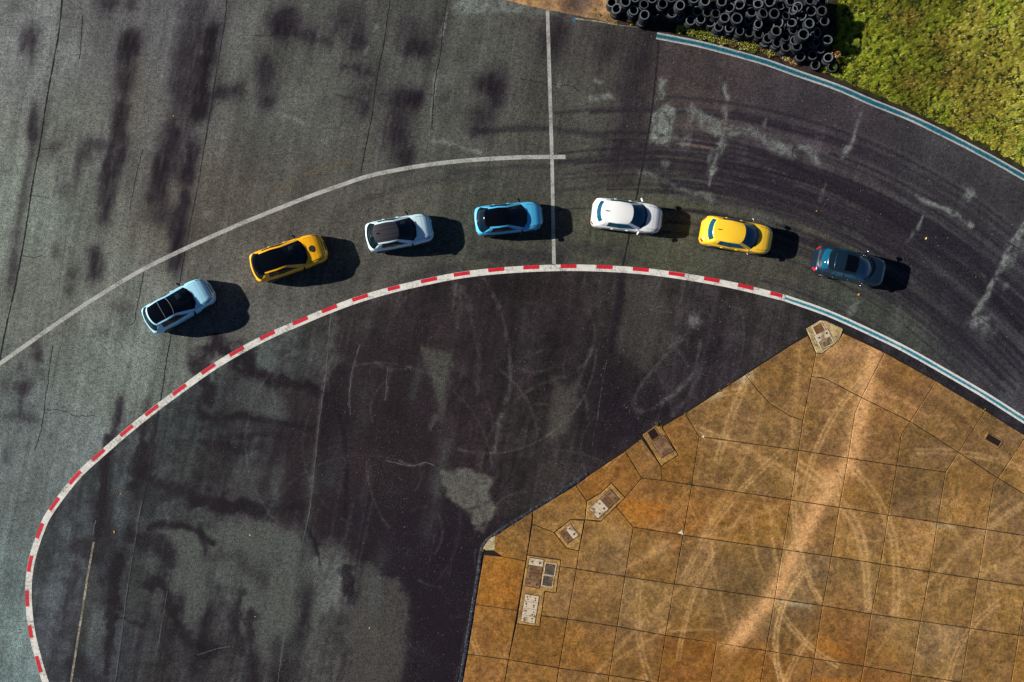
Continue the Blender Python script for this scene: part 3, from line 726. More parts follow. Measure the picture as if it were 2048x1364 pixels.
def concrete_rgb(X, Y, tone=(1, 1, 1)):
    c = idw(cctrl, X + 30 * (fbm(X, Y, 60, 3, 3) - .5), Y + 30 * (fbm(X, Y, 60, 3, 4) - .5), 60)
    m = 1 + .24 * (fbm(X, Y, 70, 4, 111) - .5) + .46 * (fbm(X, Y, 7, 3, 121) - .5) + .22 * (fbm(X, Y, 26, 2, 125) - .5)
    m2 = fbm(X, Y, 40, 3, 131)
    c = c * m[:, None] * np.array(tone) * np.array([.96, .95, .95])
    c[:, 2] *= 1.04 + .3 * (m2 - .5); c[:, 1] *= 1.02
    n = fbm(X, Y, 11, 3, 141)
    for P, w, amt, col in cstrokes:
        R = w * 3
        near = (X > P[:, 0].min() - R) & (X < P[:, 0].max() + R) & (Y > P[:, 1].min() - R) & (Y < P[:, 1].max() + R)
        if not near.any():
            continue
        d = seg_dist(X[near], Y[near], P)
        f = np.exp(-.5 * (d / w) ** 2) * amt * np.clip(.45 + 1.2 * n[near], 0, 1.2)
        c[near] += (np.array(col, float) - c[near]) * np.clip(f, 0, 1)[:, None]
    return np.clip(c, 10, 240)

def inset_poly(P, d):
    """offset a plan polygon inwards by d metres (mitred)"""
    n = len(P); A = 0
    for i in range(n):
        A += P[i][0] * P[(i + 1) % n][1] - P[(i + 1) % n][0] * P[i][1]
    if A < 0:
        P = P[::-1]
    out = []
    for i in range(n):
        a, b, c = np.array(P[i - 1]), np.array(P[i]), np.array(P[(i + 1) % n])
        e1 = (b - a) / (np.linalg.norm(b - a) + 1e-9); e2 = (c - b) / (np.linalg.norm(c - b) + 1e-9)
        n1 = np.array([-e1[1], e1[0]]); n2 = np.array([-e2[1], e2[0]])
        k = 1 + float(n1 @ n2)
        m = (n1 + n2) / max(k, .35)
        out.append(b + m * d)
    return out

def slab(name, plan, parent, mat, gap=0.021, z0=-0.05, z1=0.03, grid=0.085, rough=0.006, tone=None, holes=None, rgbf=None, local=False):
    """one cast slab: ragged chamfered edge, top fine enough to carry its own stains"""
    P = [np.array(W2(p)) for p in plan] if not local else [np.array(p) for p in plan]
    P = inset_poly([tuple(p) for p in P], gap)
    Q = []
    for i in range(len(P)):
        a, b = P[i], P[(i + 1) % len(P)]
        L = np.linalg.norm(b - a); k = max(1, int(L / 0.22))
        nrm = np.array([-(b - a)[1], (b - a)[0]]) / (L + 1e-9)
        for j in range(k):
            t = j / k
            off = random.uniform(-1, 1) * rough if j else 0
            if j and random.random() < .06:
                off = random.uniform(1.5, 3.0) * rough
            Q.append(a + (b - a) * t + nrm * off)
    n = len(Q)
    I = [np.array(p) for p in inset_poly([tuple(q) for q in Q], 0.014)]
    xs = [q[0] for q in I]; ys = [q[1] for q in I]
    pts = [Vector(q) for q in I]
    ip = [(float(q[0]), float(q[1])) for q in I]
    gxs = np.arange(min(xs) + grid * .6, max(xs), grid); gys = np.arange(min(ys) + grid * .6, max(ys), grid)
    if len(gxs) and len(gys):
        GX, GY = np.meshgrid(gxs, gys)
        GX = GX + RNG.uniform(-.02, .02, GX.shape); GY = GY + RNG.uniform(-.02, .02, GY.shape)
        ok = in_poly(GX, GY, ip) & (seg_dist(GX, GY, ip + [ip[0]]) > grid * .4)
        pts += [Vector((float(a), float(b))) for a, b in zip(GX[ok], GY[ok])]
    vv, ee, ff, *_ = delaunay_2d_cdt(pts, [], [list(range(n))], 1, 1e-5)
    V = [(v.x, v.y, z1) for v in vv]
    F = [tuple(f) for f in ff]
    fix = []
    for f in F:
        a, b, c = [V[i] for i in f[:3]]
        cr = (b[0] - a[0]) * (c[1] - a[1]) - (b[1] - a[1]) * (c[0] - a[0])
        fix.append(f if cr > 0 else f[::-1])
    F = fix
    # ring below the top edge
    b0 = len(V)
    V += [(float(q[0]), float(q[1]), z1 - 0.012) for q in Q]
    V += [(float(q[0]), float(q[1]), z0) for q in Q]
    top = list(range(n))
    for i in range(n):
        j = (i + 1) % n
        F.append((b0 + i, b0 + j, j, i))
        F.append((b0 + n + i, b0 + n + j, b0 + j, b0 + i))
    o = mesh_obj(name, V, F, mat, parent)
    A = np.array(V)
    X, Y = A[:, 0] * S + 1024, 682 - A[:, 1] * S
    if tone is None:
        k = random.uniform(.92, 1.06); t2 = random.uniform(-.035, .035)
        tone = (k * (1 + t2), k, k * (1 - 2.5 * t2))
    rgb = (rgbf or concrete_rgb)(X, Y, tone) if rgbf is None else rgbf(X, Y)
    color_attr(o, s2l(rgb) / KLIT)
    return o

def cols(*c):
    return c
h = {  # joint crossings, by column and row
    'B': [(1398, 872.8), (1383.7, 969.5), (1366.5, 1070), (1348.7, 1168), (1331, 1270.5), (1316, 1366), (1300, 1466)],
    'A': [(1597, 900.4), (1582, 1000), (1565, 1099), (1549.5, 1197), (1531.6, 1301), (1515, 1398), (1498, 1500)],
    'F': [(1696, 916), (1678.6, 1014.6), (1663, 1112.5), (1645, 1211), (1628.5, 1317), (1612, 1413), (1595, 1512)],
    'G': [(1793.5, 931), (1776.4, 1030), (1761.5, 1128), (1742.5, 1227.6), (1727, 1332), (1710, 1428), (1693, 1526)],
    'H': [(1891, 944), (1874.5, 1044), (1859, 1143), (1841, 1242), (1823, 1349), (1806, 1443), (1790, 1540)],
    'I': [(1987, 967.7), (1971.8, 1059), (1956, 1157.6), (1939.7, 1256), (1922, 1364), (1905, 1458), (1888, 1555)],
    'J': [(2085, 1010), (2070, 1074), (2053, 1172), (2037, 1270.4), (2020, 1378), (2003, 1473), (1986, 1570)],
    'K': [(2183, 1040), (2168, 1090), (2151, 1187), (2135, 1285), (2118, 1392), (2101, 1488), (2084, 1585)],
    'C': [None, None, (1266.7, 1054), (1250, 1153), (1234.6, 1252.6), (1218.7, 1350), (1202, 1450)],
    'D': [None, None, None, (1153, 1137.4), (1135, 1238), (1118, 1335.7), (1102, 1435)],
    'E': [None, None, None, None, None, (1017.6, 1319), (1000, 1420)]}
SLABS = [
    [(991, 1071), (1066, 1022), (1064, 1040), (1054.4, 1109), (1052, 1122), (1005, 1113), (988, 1102)],
    [(967.7, 1109), (1005, 1113), (1052, 1122), (1035.4, 1220.5), (951, 1208.6)],
    [(951, 1208.6), (1035.4, 1220.5), (1017.6, 1319), (935.6, 1308)],
    [(935.6, 1308), (1017.6, 1319), (1000, 1420), (918, 1408)],
    [(1066, 1022), (1152, 970.6), (1173.7, 1002.5), (1170, 1039.2), (1141.8, 1038.8), (1108.8, 1065), (1065, 1048)],
    [(1065, 1048), (1108.8, 1065), (1133, 1096), (1158, 1102), (1153, 1137.4), (1120, 1133), (1122, 1119.6), (1054.4, 1109.4)],
    [(1120, 1133), (1153, 1137.4), (1135, 1238), (1083, 1231), (1090, 1183), (1112.6, 1185.4)],
    [(1083, 1231), (1135, 1238), (1118, 1335.7), (1017.6, 1319), (1033, 1247), (1079.8, 1253)],
    [(1152, 970.6), (1182, 948), (1250.6, 902.5), (1283.6, 956), (1250.6, 994.8), (1223, 965.6), (1201, 986), (1173.7, 1002.5)],
    [(1250.6, 902.5), (1283.6, 877), (1322.5, 932.5), (1323, 960.5), (1283.6, 956)],
    [(1324, 854), (1370.5, 826.6), (1398, 872.8), (1383.7, 969.5), (1323, 960.5), (1322.5, 932.5), (1356.7, 910)],
    [(1283.6, 956), (1323, 960.5), (1383.7, 969.5), (1366.5, 1070), (1266.7, 1054), (1233, 1013.5), (1250.6, 994.8)],
    [(1170, 1039.5), (1200, 1043), (1203, 1042), (1233, 1013.5), (1266.7, 1054), (1250, 1153), (1153, 1137.4), (1158, 1102)],
    [(1370.5, 826.6), (1491, 749), (1515.7, 780.8), (1541.5, 807.8), (1581, 832.4), (1606, 840.6), (1597, 900.4), (1398, 872.8)],
    [(1491, 749), (1580, 692), (1616, 671), (1632, 705.6), (1606, 840.6), (1581, 832.4), (1541.5, 807.8), (1515.7, 780.8)],
    [(1632, 705.6), (1645, 707), (1678, 681), (1686, 666), (1769, 705), (1723, 795), (1650, 757), (1623, 753)],
    [(1623, 753), (1650, 757), (1723, 795), (1710, 825.7), (1696, 916), (1597, 900.4), (1606, 840.6)],
    [(1769, 705), (1872, 762), (1820.5, 843), (1723, 795)],
    [(1723, 795), (1820.5, 843), (1803, 868), (1793.5, 931), (1696, 916), (1710, 825.7)],
    [(1872, 762), (1970.6, 821), (1916.7, 904), (1820.5, 843)],
    [(1820.5, 843), (1916.7, 904), (1891, 944), (1793.5, 931), (1803, 868)],
    [(1970.6, 821), (2052, 872), (1996.4, 956), (1916.7, 904)],
    [(1916.7, 904), (1996.4, 956), (1987, 967.7), (1971.8, 1059), (1874.5, 1044), (1891, 944)],
    [(2052, 872), (2134, 925), (2085, 1010), (1996.4, 956)],
    [(1996.4, 956), (2085, 1010), (2070, 1074), (1971.8, 1059), (1987, 967.7)],
    [(2134, 925), (2220, 980), (2183, 1040), (2168, 1090), (2070, 1074), (2085, 1010)],
    [(1331, 1270.5), (1433, 1285), (1418, 1382), (1316, 1366)], [(1433, 1285), (1531.6, 1301), (1515, 1398), (1418, 1382)],
    [(1017.6, 1319), (1118, 1335.7), (1102, 1435), (1000, 1420)],
]
order = ['E', 'D', 'C', 'B', 'A', 'F', 'G', 'H', 'I', 'J', 'K']
for a, b_ in zip(order[:-1], order[1:]):
    for r in range(6):
        q = [h[a][r], h[b_][r], h[b_][r + 1], h[a][r + 1]]
        if None in q or (a, r) in (('E', 5),):
            continue
        if (a == 'B' and r == 4) or (a in 'HIJ' and r == 0):
            continue
        if a in 'HIJK' and r == 0:
            continue
        SLABS.append(q)
APRON = [(966, 1098), (991, 1067), (1182, 946), (1284, 874), (1312, 848), (1370, 824), (1491, 746), (1612, 668), (1611, 655), (1640, 639), (1687, 656), (1769, 703),
         (1872, 760), (1970, 819), (2052, 870), (2222, 978), (2100, 1600), (1690, 1540), (1000, 1425), (914, 1410)]
M_BASE = plain('joint_filler', (0.018, 0.014, 0.011), rough=1.0, spec=0.1)
apv = [(*W2(p), 0.005) for p in APRON]
apron = structure(mesh_obj('concrete_apron', apv, [tuple(range(len(apv)))[::-1]], M_BASE))
if apron.data.polygons[0].normal.z < 0:
    apron.data.flip_normals()
for pl in SLABS:
    slab('slab', pl, apron, M_CONC)
slab('corner_stub', [(964, 1098), (975, 1080), (992, 1066), (990, 1101), (972, 1101)], apron, M_CONC, gap=.02,
     rgbf=lambda X, Y: np.array([188, 168, 130.]) * (1 + .5 * (fbm(X, Y, 8, 3, 7) - .5))[:, None])
# white mortar repairs
for pl in [[(1356, 1066), (1364, 1059), (1367, 1070)], [(1402, 873), (1409, 870), (1408, 876)]]:
    slab('mortar_patch', pl, apron, M_CONC, gap=.0, z1=.037, rgbf=lambda X, Y: np.tile(np.array([214, 200, 178.]), (len(X), 1)))
# thin sand wedge joints: weeds in the joint edge come later

# bitumen seal along the sunken edge
def bit_mat():
    m, nt, b = new_mat('bitumen_seal')
    pos = geo_pos(nt)
    n = noise(nt, pos, 5.0, 4, .7)
    c = mixc(nt, ramp(nt, n, .45, .62), (0.006, 0.006, 0.010), (0.035, 0.042, 0.060))
    w = ramp(nt, noise(nt, pos, 17.0, 2, .6), .66, .70)
    nt.links.new(mixc(nt, w, c, (0.30, 0.32, 0.33)), b.inputs['Base Color'])
    setp(b, rough=.45, spec=.4)
    bump(nt, b, n, .6, .03)
    return m
M_BITUMEN = bit_mat()
def edge_strip(name, pts, width, h_, mat):
    P = catmull(pts, 7)
    T = np.gradient(P, axis=0); T /= np.linalg.norm(T, axis=1)[:, None]
    nr = np.stack([-T[:, 1], T[:, 0]], 1)
    prof = [(-1, 0.002), (-.8, h_ * .8), (-.2, h_), (.5, h_ * .7), (1, 0.002)]
    V = []; n = len(P)
    for f, z in prof:
        for i, p in enumerate(P):
            q = p + nr[i] * (f * width * .5 + random.uniform(-.5, .5))
            V.append((*W2(q), z + (random.uniform(-.006, .006) if abs(f) < .9 else 0)))
    F = [(j * n + i, j * n + i + 1, (j + 1) * n + i + 1, (j + 1) * n + i) for j in range(len(prof) - 1) for i in range(n - 1)]
    o = mesh_obj(name, V, F, mat, None, None, True)
    bm = bmesh.new(); bm.from_mesh(o.data); bmesh.ops.recalc_face_normals(bm, faces=bm.faces)
    if sum(f.normal.z for f in bm.faces) < 0:
        bmesh.ops.reverse_faces(bm, faces=bm.faces)
    bm.to_mesh(o.data); bm.free()
    return structure(o)
edge_strip('bitumen_seal', [(1176, 947), (1120, 985), (1060, 1024), (1000, 1062), (976, 1080), (964, 1100), (955, 1160), (943, 1230), (930, 1310), (919, 1372), (914, 1400)], 8.5, 0.03, M_BITUMEN)

# ------------------------------------------------------------------ inspection pits with lids
M_PIT = plain('pit_shadow_soil', (0.020, 0.012, 0.010), rough=1.0, spec=.05)
M_HOLE = plain('lid_hole_dark', (0.07, 0.038, 0.02), rough=.9, spec=.1)  # dark of the lifting holes painted on as flat discs
def lid_mat(name, a, b2, thr):
    m, nt, b = new_mat(name)
    pos = geo_pos(nt)
    n = noise(nt, pos, 2.6, 4, .65)
    c = mixc(nt, ramp(nt, n, thr - .07, thr + .07), a, b2)
    g = ramp(nt, noise(nt, pos, 30, 2), .3, .7, .8, 1.2)
    v = N(nt, 'ShaderNodeCombineXYZ')
    for i in range(3):
        nt.links.new(g, v.inputs[i])
    nt.links.new(mixc(nt, 1.0, c, v.outputs[0], 'MULTIPLY'), b.inputs['Base Color'])
    setp(b, rough=.9, spec=.15)
    return m
M_LIDPALE = lid_mat('pale_lid_concrete', (0.50, 0.42, 0.31), (0.19, 0.11, 0.055), .58)
M_LIDBROWN = lid_mat('brown_lid_concrete', (0.12, 0.065, 0.032), (0.22, 0.13, 0.07), .52)
M_FRAME_TONE = {'pale': (186, 160, 116), 'tan': (168, 128, 74), 'brown': (150, 112, 64)}

def chamfer_prism(name, P, z0, z1, ch, mats, parent, extra=None):
    """plan polygon (metres, relative to parent) raised to a chamfered block; extra: discs (x,y,r) in a second material"""
    Pi = inset_poly([tuple(p) for p in P], ch)
    Po = inset_poly([tuple(p) for p in P], 0.0)
    n = len(Po)
    V = [(*p, z0) for p in Po] + [(*p, z1 - ch) for p in Po] + [(*p, z1) for p in Pi]
    F = [tuple(range(2 * n, 3 * n))]
    for i in range(n):
        j = (i + 1) % n
        F += [(i, j, n + j, n + i), (n + i, n + j, 2 * n + j, 2 * n + i)]
    fm = [0] * len(F)
    for (x, y, r) in (extra or []):
        b0 = len(V)
        k = 9
        for a in range(k):
            rr = r * random.uniform(.8, 1.15)
            V.append((x + rr * math.cos(a * 2 * math.pi / k), y + rr * math.sin(a * 2 * math.pi / k), z1 + .003))
        F.append(tuple(range(b0, b0 + k))); fm.append(1)
    return mesh_obj(name, V, F, mats, parent, fm)

def rect(c, hx, hy, ang):
    """corners of a turned rectangle, plan units"""
    a = math.radians(ang); ux, uy = math.cos(a), math.sin(a)
    return [(c[0] + sx * hx * ux - sy * hy * uy, c[1] + sx * hx * uy + sy * hy * ux) for sx, sy in ((-1, -1), (1, -1), (1, 1), (-1, 1))]

def pit(name, label, frame, tone, lids, pits, group=None):
    cx = sum(p[0] for p in frame) / len(frame); cy = sum(p[1] for p in frame) / len(frame)
    ox, oy = W2((cx, cy))
    root = empty(name, (ox, oy, 0))
    tag(root, label, 'drain cover', group)
    loc = lambda p: (W2(p)[0] - ox, W2(p)[1] - oy)
    tc = np.array(M_FRAME_TONE[tone], float)
    # frame slab, built in world plan then moved under its root
    fr = slab('frame', frame, None, M_CONC, gap=.03, z1=.042, rgbf=lambda X, Y: tc * (1 + .6 * (fbm(X, Y, 9, 3, 7) - .5))[:, None])
    fr.parent = root; fr.location = (-ox, -oy, 0)
    for pl, mat in pits:
        q = [loc(p) for p in pl]
        chamfer_prism('pit_opening', q, .02, .0455, .001, [M_PIT if mat == 'dark' else mat], root)
        # raised rim around the opening
        o = inset_poly(q, -.05); i_ = inset_poly(q, 0.0)
        n = len(o)
        V = [(*p, .06) for p in o] + [(*p, .06) for p in i_] + [(*p, .03) for p in o] + [(*p, .03) for p in i_]
        F = []
        for a in range(n):
            b = (a + 1) % n
            F += [(a, b, n + b, n + a), (2 * n + a, 2 * n + b, b, a), (n + a, n + b, 3 * n + b, 3 * n + a)]
        mesh_obj('rim', V, F, [M_LIDPALE if mat != 'dark' else M_LIDBROWN], root)
    for (c, hx, hy, ang, mat, holes) in lids:
        q = [loc(p) for p in rect(c, hx, hy, ang)]
        a = math.radians(ang); ex = []
        for (u, v, r) in holes:
            px_ = (c[0] + u * hx * math.cos(a) - v * hy * math.sin(a), c[1] + u * hx * math.sin(a) + v * hy * math.cos(a))
            ex.append((*loc(px_), r / S))
        chamfer_prism('lid', q, .02, .062 + random.uniform(-.006, .006), .008, [mat, M_HOLE], root, ex)
    # dark bed under the lids so the joints between them read
    if lids:
        allp = [loc(p) for L in lids for p in rect(L[0], L[1] + .8, L[2] + .8, L[3])]
        xs = [p[0] for p in allp]
        bm = bmesh.new()
        for L in lids:
            q = [loc(p) for p in rect(L[0], L[1] + 1.0, L[2] + 1.0, L[3])]
            vs = [bm.verts.new((*p, .0465 + .0005 * lids.index(L))) for p in inset_poly(q, 0)]
            bm.faces.new(vs)
        me = bpy.data.meshes.new('lid_bed'); bm.to_mesh(me); bm.free(); me.materials.append(M_PIT)
        link(bpy.data.objects.new('lid_bed', me), root)
    return root

H2 = [(-.5, -.35, 1.5), (.5, .3, 1.5)]
def row_lids(c0, step, n, hx, hy, ang, mats, holes):
    out = []
    for k in range(n):
        c = (c0[0] + step[0] * k, c0[1] + step[1] * k)
        out.append((c, hx, hy, ang, mats[k % len(mats)], [(u + rs.uniform(-.08, .08), v + rs.uniform(-.1, .1), r * rs.uniform(.8, 1.3)) for u, v, r in holes]))
    return out
hl = [(-.55, 0, 1.7), (.5, .1, 1.7)]
hl2 = [(-.6, -.3, 1.5), (-.6, .4, 1.3), (.5, -.2, 1.5), (.5, .45, 1.4)]
LP, LB = M_LIDPALE, M_LIDBROWN
pit('drain_cover', 'broken drain pit with a single pale lid laid across it, by the blue line',
    [(1611, 657), (1640, 640), (1652, 641), (1687, 657), (1678, 682), (1645, 707), (1632, 706), (1616, 669)], 'pale',
    [((1644.5, 671), 15.5, 6.6, -27, LP, [(-.55, .1, 2.2), (.6, -.1, 2.4)])],
    [(rect((1637, 657.5), 9.5, 8.5, -27), lid_mat('rusty_pit_floor', (0.12, 0.06, 0.025), (0.19, 0.10, 0.045), .5)), (rect((1651.5, 685), 13, 7.5, -27), lid_mat('weedy_pit_floor', (0.10, 0.075, 0.03), (0.28, 0.21, 0.13), .5))])
pit('drain_cover', 'brown lidded drain pit with a square black opening, at the tarmac edge',
    [(1284, 869.5), (1312, 849), (1324, 854), (1356.7, 910), (1322.5, 932.5)], 'brown',
    row_lids((1317, 888), (10, 15.6), 1, 9.5, 8.7, -32, [LB], [(-.5, -.4, 1.4), (-.4, .5, 1.4)]) + row_lids((1326.3, 903), (0, 0), 1, 9.5, 8.7, -32, [LB], [(.4, -.3, 1.4), (-.4, .3, 1.4)])
    + row_lids((1329, 880.5), (0, 0), 1, 5.4, 8.7, -32, [LB], [(0, -.4, 1.4)]) + row_lids((1338.3, 895.5), (0, 0), 1, 5.4, 8.7, -32, [LB], [(0, .4, 1.4)]),
    [(rect((1306.5, 868), 8.2, 9, -32), 'dark')])
pit('drain_cover', 'drain pit under four pale stained lids in a slanting row, tallest of the diagonal pits',
    [(1173.7, 1002.5), (1201, 986), (1223, 965.6), (1250.6, 994.8), (1203, 1042), (1170, 1039.5)], 'tan',
    row_lids((1192.5, 1022), (10.6, -9.8), 4, 7.0, 13.0, -42, [LP, LP, LB, LB], [(0, -.5, 1.7), (.2, .5, 1.7)]), [])
pit('drain_cover', 'small drain pit under two lids, the right one bright and bare',
    [(1108.8, 1065), (1141.8, 1038.8), (1169, 1040), (1158, 1102), (1133, 1096)], 'tan',
    row_lids((1132.5, 1071.5), (11.4, -8.4), 2, 6.9, 13.4, -38, [LB, LP], [(0, -.55, 1.7), (0, .5, 1.7)]), [])
pit('drain_cover', 'long drain pit with two rows of four pale lids and two square grey hatches',
    [(1054.4, 1109.4), (1122, 1119.6), (1112.6, 1185.4), (1090, 1183), (1079.8, 1253), (1033, 1247)], 'tan',
    row_lids((1072.5, 1124), (-2.3, 14.2), 4, 14.2, 6.9, 9, [LP, LB, LB, LB], hl) + row_lids((1063.5, 1196.5), (-2.2, 13.7), 4, 13.8, 6.7, 9, [LP, LP, LP, LP], hl2),
    [(rect((1100, 1138), 10, 11, 9), lid_mat('grey_hatch', (0.06, 0.05, 0.042), (0.15, 0.10, 0.05), .55)), (rect((1095.5, 1161.5), 10, 10, 9), lid_mat('grey_hatch_lower', (0.055, 0.047, 0.04), (0.15, 0.10, 0.05), .55))])
pit('drain_cover', 'narrow dark oblong drain slot let into the slab at the right edge',
    rect((1986, 880), 19, 9.5, 30), 'brown', [], [(rect((1986, 880), 15, 6, 30), 'dark')])

# ------------------------------------------------------------------ verge: dirt, soil, rough grass
print('verge')
BND = [(930, -140), (970, -40), (1005, 0), (1060, 13), (1150, 30), (1230, 47), (1310, 61)] + [(x, y - 8) for x, y in OUTER[1:]] + [(2600, 720), (3600, 1500)]
bx_ = np.array([p[0] for p in BND], float); by_ = np.array([p[1] for p in BND], float)
vx = np.concatenate([np.arange(930, 2300, 3.5), np.linspace(2304, 3600, 40)])
vv = np.concatenate([np.arange(0, 60, 3.5), np.arange(60, 420, 5), np.array([440, 480, 540, 640, 800, 1100, 1600, 2600, 5000])])
VX, VV = np.meshgrid(vx, vv)
BY = np.interp(VX, bx_, by_)
VY = BY - VV
raggd = 5 * (fbm(VX, VX * 0 + 3, 14, 3, 151) - .5) * np.clip(1 - VV / 30, 0, 1)
VY = VY + raggd
CVY = np.clip(VY, -500, 900)
def verge_rgb(X, Y, v):
    dirt = np.array([172, 132, 92.]); soil = np.array([52, 42, 38.]); grass = np.array([48, 48, 26.]); leafy = np.array([120, 90, 52.])
    c = np.tile(soil, (len(X), 1))
    e = 40 * (fbm(X, Y, 50, 4, 161) - .5)
    f = sstep(1238, 1205, X + e - (Y * .3))
    c += (dirt - c) * f[:, None]
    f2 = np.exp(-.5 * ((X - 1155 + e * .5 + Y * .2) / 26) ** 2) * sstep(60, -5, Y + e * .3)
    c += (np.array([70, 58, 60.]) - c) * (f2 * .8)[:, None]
    g = sstep(1640, 1690, X + e * .6)
    c += (grass - c) * g[:, None]
    c += (soil - c) * (sstep(8, 3, v) * (X > 1300))[:, None] * .9
    return c * (1 + .7 * (fbm(X, Y, 12, 3, 171) - .5))[:, None]
fx, fy, fv = VX.ravel(), CVY.ravel(), VV.ravel()
vcol = verge_rgb(fx, fy, fv)
grassy = sstep(1640, 1700, fx + 20 * (fbm(fx, fy, 50, 3, 161) - .5)) * sstep(6, 16, fv)
zz = .008 + .05 * sstep(4, 40, fv) + grassy * (.05 * fbm(fx, fy, 60, 3, 181) + .04 * fbm(fx, fy, 12, 3, 191)) + .02 * fbm(fx, fy, 10, 2, 7) * sstep(2, 8, fv)
V = np.stack([(fx - 1024) / S, (682 - VY.ravel()) / S, zz], 1)
ny_, nx_ = VX.shape
idx = np.arange(ny_ * nx_).reshape(ny_, nx_)
F = np.stack([idx[:-1, :-1].ravel(), idx[:-1, 1:].ravel(), idx[1:, 1:].ravel(), idx[1:, :-1].ravel()], 1)
verge = structure(np_mesh('verge', V, F, M_VERGE, None, True))
color_attr(verge, s2l(np.clip(vcol, 5, 240)) / KLIT)

def leaf_mat(name, rough=.7, tr=.25):
    m, nt, b = new_mat(name)
    nt.links.new(attr(nt, 'tint'), b.inputs['Base Color'])
    setp(b, rough=rough, spec=.2)
    if tr:
        b.inputs['Subsurface Weight'].default_value = 0.0
        t = N(nt, 'ShaderNodeBsdfTranslucent')
        nt.links.new(attr(nt, 'tint'), t.inputs[0])
        mx = N(nt, 'ShaderNodeMixShader'); mx.inputs[0].default_value = tr
        nt.links.new(b.outputs[0], mx.inputs[1]); nt.links.new(t.outputs[0], mx.inputs[2])
        nt.links.new(mx.outputs[0], nt.nodes['Material Output'].inputs[0])
    return m
M_BLADE = leaf_mat('grass_blade', .7, .3)
M_LEAF = leaf_mat('weed_leaf', .6, .25)

print('grass')
NB = 240000
gx_ = RNG.uniform(1590, 2120, NB * 3); gv = RNG.uniform(5, 430, NB * 3)
gy_ = np.interp(gx_, bx_, by_) - gv
clump = fbm(gx_, gy_, 7, 3, 201); clump2 = fbm(gx_, gy_, 70, 3, 211)
left = np.interp(gy_, [-60, 0, 60, 100, 130, 160], [1672, 1672, 1668, 1668, 1640, 1592]) + 20 * (fbm(gx_, gy_, 40, 3, 5) - .5)
pile_sh = (gx_ > left) & (gy_ > -70) & (gv > 5 + 8 * vnoise(gx_ / 12, gy_ * 0))
for tx_, ty_ in ((1664, 135), (1656, 116), (1630, 131), (1654, 84)):
    dd = np.hypot(gx_ - tx_, gy_ - ty_)
    pile_sh &= (dd > 14) | (dd < 5)
keep = pile_sh & (RNG.random(NB * 3) < np.clip(2.6 * (clump - .33), .05, 1))
gx_, gy_, gv, clump, clump2 = [a[keep][:NB] for a in (gx_, gy_, gv, clump, clump2)]
nb = len(gx_)
gl = (.05 + .17 * clump + .05 * clump2) * RNG.uniform(.6, 1.3, nb) * np.clip(gv / 26, .4, 1)
az = 2 * np.pi * fbm(gx_, gy_, 9, 2, 221) * 2 + RNG.normal(0, 1.6, nb)
ln = RNG.uniform(.15, 1.0, nb)
bw = RNG.uniform(.008, .017, nb)
x0, y0 = (gx_ - 1024) / S, (682 - gy_) / S
z0 = .045 + .05 * fbm(gx_, gy_, 60, 3, 181) + .04 * fbm(gx_, gy_, 12, 3, 191)
dxy = np.stack([np.cos(az), np.sin(az)], 1)
pr = np.stack([-dxy[:, 1], dxy[:, 0]], 1)
b0 = np.stack([x0, y0, z0], 1); tip = b0.copy()
tip[:, :2] += dxy * (gl * np.sin(ln))[:, None]; tip[:, 2] += gl * np.cos(ln)
l_ = b0.copy(); l_[:, :2] += pr * bw[:, None]; r_ = b0.copy(); r_[:, :2] -= pr * bw[:, None]
V = np.stack([l_, r_, tip], 1).reshape(-1, 3)
F = np.arange(nb * 3).reshape(-1, 3)
grass = np_mesh('grass', V, F, M_BLADE)
pal = np.array([(112, 130, 36), (148, 150, 48), (80, 104, 36), (180, 158, 84), (184, 134, 40), (52, 66, 26), (196, 176, 112)], float)
patchn = fbm(gx_, gy_, 60, 4, 231); dry = sstep(.42, .62, fbm(gx_, gy_, 45, 4, 241) + .0008 * (gx_ - 1850) + .28 * np.exp(-.5 * (seg_dist(gx_, gy_, [(1945, 20), (1895, 120), (1900, 160), (1950, 215)]) / 16) ** 2))
pick = RNG.random(nb)
ci = np.where(pick < .34, 0, np.where(pick < .58, 1, np.where(pick < .78, 2, np.where(pick < .86, 3, np.where(pick < .92, 4, 5)))))
drypick = RNG.random(nb) < dry * .55
ci = np.where(drypick, RNG.choice([1, 3, 3, 4, 6, 0], nb), ci)
gc = pal[ci] * np.clip(.72 + 1.1 * patchn, .85, 1.55)[:, None] * RNG.uniform(.6, 1.35, nb)[:, None]
color_attr(grass, np.repeat(s2l(np.clip(gc, 0, 240)) * .95, 3, axis=0))
grass['kind'] = 'stuff'

